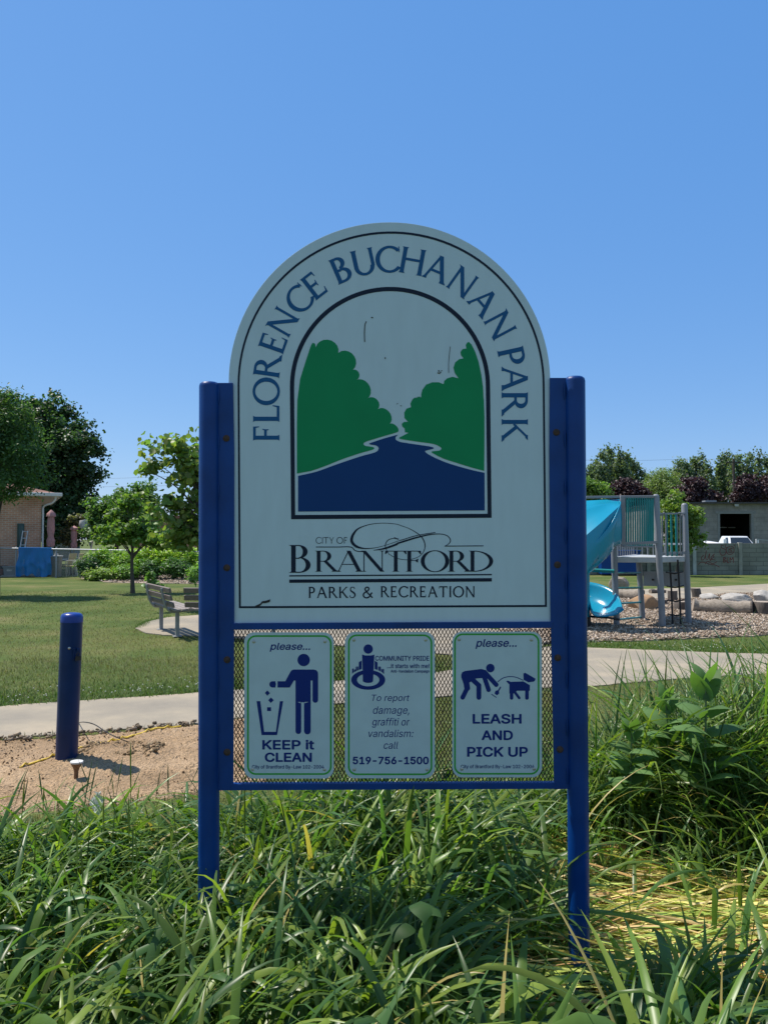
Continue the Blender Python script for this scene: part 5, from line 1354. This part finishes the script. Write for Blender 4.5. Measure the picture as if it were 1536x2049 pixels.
mb.build('wire_mesh', M_link, ck, recalc=False)
# blue tarp hung over the fence
M_tarp = mat('blue_tarp', (.008, .17, .50), .38, var=.15, scale=2.5, bump=.5, bscale=5, trans=.2, tcol=(1, 1.1, 1.1))
NX, NZ = 40, 26; V = []; F = []
for j in range(NZ + 1):
    for i in range(NX + 1):
        u, v = i / NX, j / NZ
        px = 38 + 66 * u + (-8 * (1 - u) + 2 * u) * max(0, v - .35) * (1 - u) + 1.2 * math.sin(v * 7 + u * 3)
        t = (px + 150) / 710; Y = fa.y + (fb.y - fa.y) * t - .055
        sag = .05 * math.sin(u * 9 + 1) * v + .05 * max(0, 1 - abs(u - .6) * 3) * v
        p = at(px, 1100, Y); z = ftop(t) + .045 - v * (1.16 + .05 * math.sin(u * 25) + sag)
        yy = Y - .05 - .05 * math.sin(u * 14 + 3 * v) * v - .05 * math.sin(u * 31 - 2 * v) * v * .5 - .03 * math.exp(-((v - .62 - .08 * math.sin(u * 11)) / .10) ** 2)
        V.append((p.x, yy, max(z, .03)))
F = [(j * (NX + 1) + i, j * (NX + 1) + i + 1, (j + 1) * (NX + 1) + i + 1, (j + 1) * (NX + 1) + i) for j in range(NZ) for i in range(NX)]
o = len(V)
for i in range(NX + 1): V.append((V[i][0], V[i][1] + .14, V[i][2] + .01))
for i in range(NX + 1): V.append((V[i][0], V[i][1] + .20, V[i][2] - .35))
F += [(i, i + 1, o + i + 1, o + i) for i in range(NX)] + [(o + i, o + i + 1, o + NX + 2 + i, o + NX + 1 + i) for i in range(NX)]
mb = MB(); mb.add(V, F); tag(mb.build('tarp', M_tarp, loc=(V[20][0], V[20][1], 0), smooth=True), 'crumpled bright blue tarp hung over the chain link fence', 'tarp')
# patio things
M_pink = mat('pink_canvas', (.40, .20, .19), .8, var=.12, scale=8); M_pole = mat('pole_wood', (.2, .15, .1), .6)
def parasol(px, ytop, ybot, Y, lab, m, r=.20):
    a = at(px, ytop, Y); b = at(px, ybot, Y); t = thing('garden_parasol', (a.x, Y, 0), lab, 'parasol', 'closed parasols in the back yard'); h = a.z - b.z
    mb = MB(); mb.tube([(a.x, Y, 0), (a.x, Y, a.z - .03)], .025, 10); mb.build('pole', M_pole, t, smooth=True)
    mb = MB(); mb.tube([(a.x, Y, 0), (a.x, Y, .06), (a.x, Y, .09)], [.28, .27, .05], 20); mb.build('base', M_black, t, smooth=True)
    n = 26; prof = [(0, .02), (.03, .06), (.10, .17), (.185, r * 1.25), (.19, r * .80), (.30, r * .92), (.55, r * .95), (.72, r * .72), (.76, r * .8), (.82, r * 1.02), (.93, r * .95), (1, r * .85)]
    V = []
    for f, rad in prof:
        for k in range(n):
            an = 2 * math.pi * k / n; rr_ = rad * (1 + (.13 if f > .18 else .04) * math.sin(an * 8 + f * 4)); V.append((a.x + rr_ * math.cos(an), Y + rr_ * math.sin(an), a.z - f * h))
    mb = MB(); mb.add(V, [(j * n + k, j * n + (k + 1) % n, (j + 1) * n + (k + 1) % n, (j + 1) * n + k) for j in range(len(prof) - 1) for k in range(n)] + [tuple(range(n))]); mb.build('canopy', m, t, smooth=True)
parasol(103, 1020, 1094, 33.6, 'closed pink garden parasol standing beside the brick house corner', M_pink, .155)
parasol(149, 1052, 1096, 35.0, 'half hidden closed pink parasol behind the cream patio chairs', M_pink, .13)
M_wcan = mat('white_canvas', (.62, .64, .66), .7)
c = at(181, 1045, 36); t = thing('market_umbrella', (c.x, 36, 0), 'white folded canopy tapering to a point behind the small lawn tree', 'parasol')
mb = MB(); mb.tube([at(183, 1094, 36), at(181, 1075, 36), at(177, 1048, 36), at(176, 1040, 36)], [.05, .18, .42, .36], 18); mb.build('canopy', M_wcan, t, smooth=True)
mb = MB(); mb.tube([(at(183, 1090, 36).x, 36, 0), at(183, 1088, 36)], .04, 8); mb.build('pole', M_white, t, smooth=True)
M_cream = mat('cream_metal', (.55, .52, .43), .5); M_cush = mat('yellow_cushion', (.48, .40, .18), .8)
def chair(x, Y, rz, lab):
    t = thing('patio_chair', (x, Y, 0), lab, 'chair', 'cream patio chairs', rz)
    for sx in (-1, 1):
        mb = MB(); mb.tube([(sx * .26, .22, 0), (sx * .26, .24, .42)], .016, 8); mb.build('leg', M_cream, t, local=True, smooth=True)
        mb = MB(); mb.tube([(sx * .26, -.30, 0), (sx * .26, -.22, .42), (sx * .25, -.34, .98)], .016, 8); mb.build('leg', M_cream, t, local=True, smooth=True)
        mb = MB(); mb.tube(spline([(sx * .27, -.27, .68), (sx * .29, .0, .70), (sx * .29, .22, .66), (sx * .27, .25, .44)], 4), .016, 8); mb.build('arm', M_cream, t, local=True, smooth=True)
    mb = MB(); mb.box((0, 0, .45), (.52, .5, .06)); mb.build('seat', M_cush, t, local=True, bevel=.02)
    mb = MB(); mb.beam((0, -.235, .50), (0, -.335, .99), .48, .04, up=(0, 1, 0)); mb.build('backrest', M_cush, t, local=True, bevel=.015)
chair(at(150, 1100, 33.1).x, 33.1, 1.45, 'cream patio chair with yellow cushion nearest the shrubs, behind the fence')
chair(at(134, 1100, 33.7).x, 33.7, 1.3, 'cream patio chair farther left beside the glass table, behind the fence')
cx = at(120, 1100, 34.0).x; t = thing('patio_table', (cx, 34.0, 0), 'round pale patio table under the pink parasol', 'table')
mb = MB(); mb.tube([(cx, 34, .70), (cx, 34, .73)], .55, 30); mb.build('table_top', M_whitecap, t, smooth=True)
for k in range(4): mb = MB(); an = k * 1.571 + .5; mb.tube([(cx + .42 * math.cos(an), 34 + .42 * math.sin(an), 0), (cx + .36 * math.cos(an), 34 + .36 * math.sin(an), .70)], .02, 8); mb.build('leg', M_cream, t, smooth=True)
M_tan = mat('tan_plastic', (.22, .20, .16), .6)
c = at(113, 1150, 32.6); t = thing('waste_bin', (c.x, 32.6, 0), 'tall tan bin standing right of the blue tarp behind the fence', 'bin')
mb = MB(); mb.prism([(-.15, 0), (.15, 0), (.18, .86), (-.18, .86)], lambda x, z: (c.x + x, 32.42, z), lambda x, z: (c.x + x, 32.78, z)); mb.build('body', M_tan, t, bevel=.02)
mb = MB(); mb.box((c.x, 32.6, .89), (.40, .42, .05)); mb.tube([(c.x - .08, 32.6, .91), (c.x - .07, 32.6, .97), (c.x + .07, 32.6, .97), (c.x + .08, 32.6, .91)], .014, 6); mb.build('lid', M_whitecap, t, bevel=.01)
M_tote = mat('grey_tote', (.26, .27, .28), .6)
c = at(23, 1150, 32.9); t = thing('storage_tote', (c.x, 32.9, 0), 'grey lidded tote with pale label on a stone ledge left of the blue tarp', 'box')
mb = MB(); mb.prism([(-.22, .08), (.22, .08), (.26, .40), (-.26, .40)], lambda x, z: (c.x + x, 32.7, z), lambda x, z: (c.x + x, 33.1, z)); mb.build('body', M_tote, t, bevel=.015)
mb = MB(); mb.box((c.x, 32.9, .425), (.58, .46, .05)); mb.build('lid', M_tote, t, bevel=.01)
mb = MB(); mb.box((c.x + .02, 32.69, .28), (.22, .012, .07)); mb.build('sticker', M_whitecap, t)
M_stone = mat('edging_stone', (.36, .34, .31), .9, var=.2, scale=5, bump=.4)
for k, px in enumerate((-16, 22, 60)):
    c = at(px, 1150, 32.9); mb = MB(); mb.box((c.x, 32.85, .035), (.74, .5, .09)); tag(mb.build('edging_stone', M_stone, loc=(c.x, 32.85, 0), bevel=.02), ['leftmost edging stone under the dark pot at the photo edge', 'pale edging stone carrying the grey tote', 'edging stone under the left half of the blue tarp'][k], 'stone', 'edging stones')
M_pot = mat('dark_pot', (.03, .03, .035), .6); M_redpot = mat('red_clay', (.30, .09, .06), .7)
c = at(6, 1150, 33.0); mb = MB(); mb.tube([(c.x, 33, .08), (c.x, 33, .2), (c.x, 33, .44), (c.x, 33, .47)], [.14, .19, .22, .20], 20); tag(mb.build('plant_pot', M_pot, loc=(c.x, 33, 0), smooth=True), 'black plant pot on the leftmost edging stone', 'pot')
c = at(1, 1150, 32.75); mb = MB(); mb.tube([(c.x, 32.75, .08), (c.x, 32.75, .2), (c.x, 32.75, .31), (c.x, 32.75, .33)], [.09, .12, .14, .12], 18); tag(mb.build('plant_pot', M_redpot, loc=(c.x, 32.75, 0), smooth=True), 'small red clay pot in front of the black pot', 'pot')
M_shed = mat('shed_wall', (.16, .17, .18), .7); M_sroof = mat('shed_roof', (.24, .21, .20), .8)
c = at(122, 1090, 56); t = thing('garden_shed', (c.x, 56, 0), 'small grey gabled shed far behind the pink parasol', 'shed'); ze = at(122, 1083, 56).z; zr = at(122, 1071, 56).z
mb = MB(); mb.prism([(-.62, 0), (.62, 0), (.62, ze), (0, zr - .05), (-.62, ze)], lambda x, z: (c.x + x, 56, z), lambda x, z: (c.x + x, 58, z)); mb.build('wall', M_shed, t)
mb = MB(); mb.prism([(-.75, ze - .06), (0, zr), (.75, ze - .06), (.75, ze), (0, zr + .07), (-.75, ze)], lambda x, z: (c.x + x, 55.85, z), lambda x, z: (c.x + x, 58.1, z)); mb.build('roof', M_sroof, t)
# brick house far behind the lawn trees
c0_ = at(300, 1080, 46); t = thing('far_house', (c0_.x + 2, 46, 0), 'dark red brick house mostly hidden behind the lawn trees and shrubs', 'house')
mb = MB(); mb.box((c0_.x + 2.5, 48, 1.1), (7, 4, 2.2)); mb.build('wall', M_brick, t)
mb = MB(); mb.prism([(-.3, 2.2), (7.3, 2.2), (6.2, 3.0), (1.0, 3.0)], lambda x, z: (c0_.x - 1 + x, 45.6, z), lambda x, z: (c0_.x - 1 + x, 50.4, z)); mb.build('roof', M_shing, t)

# ------------------------------------------------------------------ trees and shrubs
M_bark = mat('tree_bark', (.085, .07, .058), .95, var=.25, scale=20, bump=.4)
def tmat(name, trans=.44, rough=.45): return mat(name, (1, 1, 1), rough, var=.08, attr=True, trans=trans, spec=.4, scale=8, tcol=(1.4, 1.5, .55))
M_tleaf = tmat('tree_leaf'); M_pleaf = mat('purple_leaf', (1, 1, 1), .5, var=.1, attr=True, trans=.2, tcol=(1.4, .9, .8), scale=6)
def leaf_cloud(rr, centers, per, cr, size, col, var=.22, hue=.12, wide=.62, up=.5, flat=.75, cvar=.22, gain=1.0):
    nc = len(centers); n = nc * per
    ci = np.repeat(np.arange(nc), per)
    off = rr.normal(0, 1, (n, 3)); off *= .62 * np.array([cr, cr, cr * flat])
    csz = rr.uniform(.65, 1.3, nc)[ci][:, None]
    P = centers[ci] + off * csz
    nrm = off / (np.linalg.norm(off, axis=1)[:, None] + 1e-6) * .6 + rr.normal(0, .6, (n, 3)) + np.array([0, 0, up]); nrm /= np.linalg.norm(nrm, axis=1)[:, None]
    d = rr.normal(0, 1, (n, 3)); d -= nrm * (d * nrm).sum(1)[:, None]; d /= np.linalg.norm(d, axis=1)[:, None]
    s = np.cross(nrm, d); L = size * rr.uniform(.6, 1.3, (n, 1)); W = L * wide / 2
    v = np.stack([P - d * L * .5, P - d * L * .15 - s * W + nrm * W * .25, P + d * L * .22 - s * W * .8 + nrm * W * .2, P + d * L * .5 - nrm * L * .08,
                  P + d * L * .22 + s * W * .8 + nrm * W * .2, P - d * L * .15 + s * W + nrm * W * .25], 1).reshape(-1, 3)
    b = (np.arange(n) * 6)[:, None]
    F = np.concatenate([b + np.array([[0, 3, 2, 1]]), b + np.array([[0, 5, 4, 3]])])
    cc = np.array(col)[None] * 2.1 * gain * (1 + var * rr.uniform(-1, 1, (n, 1))) * (1 + cvar * rr.uniform(-1, 1, (nc, 1)))[ci]
    cc[:, 0] *= 1 + hue * rr.uniform(-1, 1.5, n)
    return v, F, np.repeat(np.clip(cc, .003, 1), 6, 0)
def lob(px, py, Y, rx, ry, rd=None):
    c = at(px, py, Y); k = Y / FPX; return (np.array(c), np.array([rx * k, (rd or rx) * k, ry * k]))
def tree(name, lab, cat_, base, lobes, ncl, per, cr, size, col, seed, top=None, r=.12, m=None, group=None, nb=14, shell=.5, fork=.35, trunk_to=None, trunk=True, **kw):
    rr = np.random.RandomState(seed); t = thing(name, base, lab, cat_, group)
    vol = np.array([l[1].prod() ** .67 for l in lobes]); li = rr.choice(len(lobes), ncl, p=vol / vol.sum())
    u = rr.normal(0, 1, (ncl, 3)); u /= np.linalg.norm(u, axis=1)[:, None]; rad = (shell + (1 - shell) * rr.rand(ncl, 1)) * rr.uniform(.82, 1.1, (ncl, 1))
    C = np.array([lobes[i][0] for i in li]) + u * rad * np.array([lobes[i][1] for i in li])
    C[:, 2] = np.maximum(C[:, 2], base[2] + .12)
    V, F, c = leaf_cloud(rr, C, per, cr, size, col, **kw)
    np_mesh('crown', V, F, m or M_tleaf, c, parent=t)
    if trunk:
        cen = Vector(np.mean([l[0] for l in lobes], 0)); tp = Vector(trunk_to) if trunk_to else Vector((cen.x, cen.y, cen.z + .3 * lobes[0][1][2])); B = Vector(base)
        pts = [B + (tp - B) * f + Vector((math.sin(f * 5 + seed) * .05 * (tp - B).length * f * (1 - f), math.cos(f * 4 + seed) * .03 * (tp - B).length * f * (1 - f), 0)) for f in np.linspace(0, 1, 9)]
        pts[0] = B - Vector((0, 0, .1))
        mb = MB(); mb.tube(pts, [r * 1.25] + [r * (1 - .78 * f) for f in np.linspace(.1, 1, 8)], 10)
        for k in rr.choice(ncl, min(nb, ncl), replace=False):
            e = Vector(C[k]); f = fork + (1 - fork) * rr.uniform(0, .85); s = pts[0].lerp(pts[-1], f); s = pts[min(int(f * 8), 7)].lerp(pts[min(int(f * 8) + 1, 8)], f * 8 - int(f * 8))
            md = s.lerp(e, .5) + Vector((0, 0, .12 * (e - s).length)); rb = r * (1 - .8 * f) * .55
            mb.tube(spline([tuple(s), tuple(md), tuple(e)], 4), [rb * (1 - .8 * q) for q in np.linspace(0, 1, 9)], 6)
        mb.build('trunk', M_bark, t, smooth=True)
    return t
GREEN = (.055, .10, .028)
b = G(-7, 1192)
tree('ash_tree', 'mid green tree overhanging the brick house at the left edge', 'tree', tuple(b), [lob(-25, 900, 21.9, 75, 70), lob(30, 860, 22.1, 62, 50), lob(52, 930, 21.7, 50, 48), lob(-20, 820, 22, 70, 45), lob(25, 965, 21.5, 52, 32), lob(-70, 940, 22, 70, 60)],
     330, 70, .24, .10, (.036, .074, .026), 1, r=.085, nb=30, wide=.42, trunk_to=tuple(at(-4, 860, 21.9)))
tree('maple_tree', 'large dark green maple rising behind the brick house', 'tree', (at(95, 1080, 48).x, 48, 0), [lob(85, 880, 48, 92, 95), lob(140, 920, 47, 66, 90), lob(60, 960, 47, 100, 90), lob(145, 1010, 47, 62, 72), lob(40, 860, 48, 70, 72), lob(90, 1050, 47, 110, 40)],
     900, 70, .42, .20, (.020, .045, .018), 2, r=.3, nb=30, wide=.75, cvar=.4)
b = G(266, 1187)
tree('lawn_tree', 'slim young tree with a small spreading crown on the left lawn', 'tree', tuple(b), [lob(258, 1062, 23.2, 56, 28), lob(300, 1076, 23, 48, 18), lob(222, 1072, 23, 44, 22), lob(272, 1010, 23.4, 34, 30), lob(245, 1035, 23.3, 36, 26), lob(330, 1080, 23, 38, 24)],
     105, 38, .17, .12, (.066, .120, .028), 3, r=.065, nb=34, shell=.2, fork=.42, wide=.8, trunk_to=tuple(at(266, 1030, b.y)))
b = G(425, 1215)
tree('broadleaf_tree', 'tall loose tree with big round leaves behind the left sign post', 'tree', tuple(b), [lob(375, 905, 18.2, 52, 42), lob(330, 900, 18, 42, 24), lob(305, 935, 18, 34, 20), lob(375, 960, 18, 48, 44), lob(420, 940, 18.5, 60, 70), lob(360, 1020, 18, 46, 50), lob(395, 1070, 18.2, 56, 46), lob(345, 1075, 18, 36, 24), lob(450, 1040, 18.4, 60, 60)],
     135, 24, .23, .15, (.080, .125, .034), 4, r=.09, nb=46, shell=.25, fork=.3, wide=.9, hue=.2, trunk_to=tuple(at(405, 900, 18.1)))
b = G(322, 1225)
tree('sapling', 'thin leafy sapling sprouting behind the whole park bench', 'sapling', tuple(b), [lob(304, 1156, b.y, 10, 12), lob(312, 1168, b.y, 14, 8), lob(297, 1170, b.y, 9, 4), lob(386, 1165, b.y, 9, 5)], 16, 7, .07, .11, (.055, .11, .03), 5, r=.012, nb=10, wide=.9, fork=.5)
tree('yard_tree', 'rounded green tree between the dark maple and the lawn tree', 'tree', (at(225, 1100, 36).x, 36, 0), [lob(220, 1035, 36, 46, 44), lob(250, 1010, 36, 44, 34), lob(200, 1060, 35.7, 34, 32), lob(285, 1000, 36, 30, 44), lob(262, 1060, 36, 50, 34)],
     200, 55, .26, .15, (.050, .100, .028), 6, r=.14, nb=16)
tree('magnolia_shrub', 'dark shrub with purplish leaves beside the half hidden pink parasol', 'shrub', (at(142, 1100, 37).x, 37, 0), [lob(140, 1055, 37, 14, 22), lob(152, 1040, 37, 14, 12), lob(133, 1085, 37, 12, 14)], 34, 40, .16, .15, (.06, .065, .04), 7, r=.04, nb=8)
# shrub border along the fence: each bush its own
bush = [(178, 1132, 30.5, 20, 20, (.030, .065, .028)), (205, 1118, 31, 30, 22, (.075, .135, .022)), (240, 1122, 31, 30, 22, (.085, .150, .022)), (275, 1118, 31, 30, 22, (.100, .165, .024)), (310, 1114, 31, 30, 22, (.125, .185, .026)),
        (345, 1115, 31, 30, 22, (.130, .190, .026)), (380, 1117, 31, 30, 22, (.105, .170, .025)), (300, 1135, 30.3, 18, 14, (.035, .075, .025)), (352, 1132, 30.3, 24, 16, (.035, .078, .026)), (250, 1141, 30, 22, 10, (.060, .115, .024)), (395, 1150, 29.5, 14, 18, (.060, .120, .024)), (205, 1147, 29.8, 26, 8, (.080, .125, .03))]
blab = ['dark blue green bush at the left end of the shrub border by the patio', 'leftmost tall yellow green bush, touching the dark end bush', 'yellow green bush left of the lawn tree trunk', 'yellow green bush right behind the lawn tree trunk', 'bright lime bush right of the lawn tree trunk',
        'brightest lime bush in the middle of the gap between lawn tree and sign', 'lime bush nearest the left blue sign post, upper row', 'small dark bush in front of the bright lime bush', 'wide dark bush in front of the brightest lime bush', 'low mid green bush at the edge of the chip bed left of the trunk', 'low green bush beside the left sign post on the chip bed', 'lowest flat pale green plant at the left edge of the chip bed']
for k, (px, py, Y, rx, ry, col) in enumerate(bush):
    tree('bush', blab[k], 'shrub', (at(px, 1150, Y).x, Y, 0), [lob(px, py + 4, Y, rx * 1.1, ry * 1.12, rx * .8), lob(px + rx * .4, py + ry * .5, Y - .1, rx * .7, ry * .6)], 110, 45, .17, .10, tuple(.82 * q for q in col), 20 + k, r=.03, nb=8, group='shrubs along the fence', shell=.35, wide=.5, up=1.3, gain=1.5)
# right background
def poplar(px, Y, lobes, seed, lab, col=(.070, .100, .062), n=150, shell=.45, **k):
    tree('poplar_tree', lab, 'tree', (at(px, 1078, Y).x, Y, 0), [lob(*l) for l in lobes], int(n * 1.5), 44, .46, .38, col, seed, r=.3, nb=20, group='trees behind the workshop', wide=.75, shell=shell, flat=1.7, up=.2, **k)
def columns(ps, Y, w=11): return [(px, top + (1015 - top) * .5, Y + 2.5 * math.sin(k * 2.3), w * (1 + .25 * math.sin(k * 1.7)), (1015 - top) * .5) for k, (px, top) in enumerate(ps)]
poplar(1235, 118, columns([(1178, 932), (1192, 915), (1205, 893), (1218, 885), (1230, 905), (1243, 888), (1256, 897), (1268, 905), (1280, 925), (1293, 945), (1215, 940), (1250, 940)], 118, 13), 31, 'biggest pale green poplar rising behind the turquoise slide', n=230)
poplar(1392, 120, columns([(1350, 935), (1362, 915), (1376, 912), (1390, 900), (1404, 898), (1418, 915)], 120, 9), 32, 'pale poplar with a gappy crown behind the small purple maple', n=105)
poplar(1450, 121, columns([(1441, 900), (1452, 895), (1466, 903), (1477, 896), (1435, 935)], 121, 7.5), 33, 'narrow pale poplar directly behind the utility pole', n=90)
poplar(1510, 121, columns([(1494, 905), (1505, 897), (1518, 894), (1530, 900), (1542, 915)], 121, 8), 34, 'pale poplar at the right edge of the photo', n=95)
tree('willow_tree', 'soft light green willow between the two largest poplars', 'tree', (at(1325, 1078, 108).x, 108, 0), [lob(1322, 965, 108, 30, 26), lob(1340, 985, 107, 30, 28), lob(1300, 990, 107, 22, 22)], 240, 60, .75, .36, (.09, .13, .05), 35, r=.25, nb=12, group='trees behind the workshop', wide=.3)
tree('green_tree', 'fresh green tree low behind the slide, left of the purple maple', 'tree', (at(1195, 1078, 90).x, 90, 0), [lob(1192, 985, 90, 28, 24), lob(1165, 980, 90, 26, 28)], 110, 70, .55, .32, (.070, .125, .028), 36, r=.2, nb=10, group='trees behind the workshop')
for k, (px, lobes, lab) in enumerate(((1252, [(1252, 985, 92, 32, 30), (1275, 995, 92, 26, 22), (1228, 996, 92, 22, 20)], 'purple maple behind the teal panel of the tower'), (1385, [(1385, 975, 93, 24, 28), (1372, 992, 93, 30, 20), (1408, 1000, 93, 32, 16)], 'purple maple above the workshop roof left of the utility pole'),
                                     (1500, [(1494, 975, 93, 22, 26), (1488, 998, 93, 24, 18), (1512, 990, 93, 24, 24)], 'purple maple above the workshop roof right of the utility pole'), (1540, [(1540, 980, 95, 22, 28)], 'purple maple cut by the right edge of the photo'))):
    tree('purple_maple', lab, 'tree', (at(px, 1078, 92).x, 92 + k * .5, 0), [lob(*l) for l in lobes], 170, 50, .42, .30, (.026, .014, .016), 40 + k, m=M_pleaf, r=.2, nb=10, group='purple maples behind the workshop', cvar=.35)
b = (at(1352, 1150, 33.2).x, 33.2, 0)
tree('young_tree', 'bright green young tree in front of the block fence, seen through the tower railing', 'tree', b, [lob(1350, 1010, 33.2, 30, 26), lob(1345, 1045, 33.2, 36, 34), lob(1385, 1030, 33.2, 22, 26), lob(1388, 1070, 33.2, 22, 22), lob(1355, 1085, 33.2, 34, 20)], 120, 46, .19, .14, (.082, .130, .030), 50, r=.06, nb=20, shell=.35, wide=.7)
# utility pole and cables
M_upole = mat('pole_timber', (.07, .055, .045), .9)
uc = at(1469, 1078, 100); up = thing('utility_pole', (uc.x, 100, 0), 'brown timber utility pole rising behind the workshop', 'utility pole'); zt3 = at(1469, 918, 100).z
mb = MB(); mb.tube([(uc.x, 100, -.2), (uc.x, 100, zt3)], [.19, .14], 12); mb.build('pole', M_upole, up, smooth=True)
mb = MB(); mb.box((uc.x, 99.85, zt3 - .5), (2.0, .1, .12)); mb.build('crossarm', M_upole, up)
def cable(pts, lab, r):
    mb = MB(); mb.tube(spline([tuple(at(*p)) for p in pts], 10), r, 5, cap=False); tag(mb.build('overhead_cable', M_wire, loc=tuple(at(*pts[0])), smooth=True), lab, 'cable', 'overhead cables')
cable([(1469, 918.5, 99.9), (1350, 919.5, 99), (1290, 921, 98.4), (1180, 921, 97), (900, 905, 95)], 'single overhead cable running left from the utility pole', .012)
cable([(100, 953, 70), (205, 957, 70), (280, 955.5, 70), (400, 950, 70), (600, 935, 70)], 'upper overhead cable across the sky left of the sign', .009)
cable([(100, 976, 70), (205, 974, 70), (280, 973, 70), (400, 969, 70), (600, 955, 70)], 'lower overhead cable across the sky left of the sign', .009)

# far-off wood that closes the horizon beyond the frame and behind the sign
rr = np.random.RandomState(91); cen = []
for (pa, pb, Y0) in ((440, 1135, 112), (-1500, -60, 80), (1620, 3000, 115)):
    n = int((pb - pa) * Y0 / FPX * 7); px_ = rr.uniform(pa, pb, n); Yc = Y0 + rr.uniform(-5, 9, n)
    xc = (px_ - 768) / FPX * Yc; top = 6.5 + 2.2 * smooth_noise(xc, Yc * .2, 92, .35) + 1.2 * smooth_noise(xc, Yc * .2, 93, 1.1)
    cen.append(np.stack([xc, Yc, top * rr.uniform(.06, 1, n) ** .7], 1))
V, F, c = leaf_cloud(rr, np.concatenate(cen), 22, 1.4, .8, (.050, .085, .036), wide=.8)
tag(np_mesh('far_woodland', V, F, M_tleaf, c), kind='stuff')
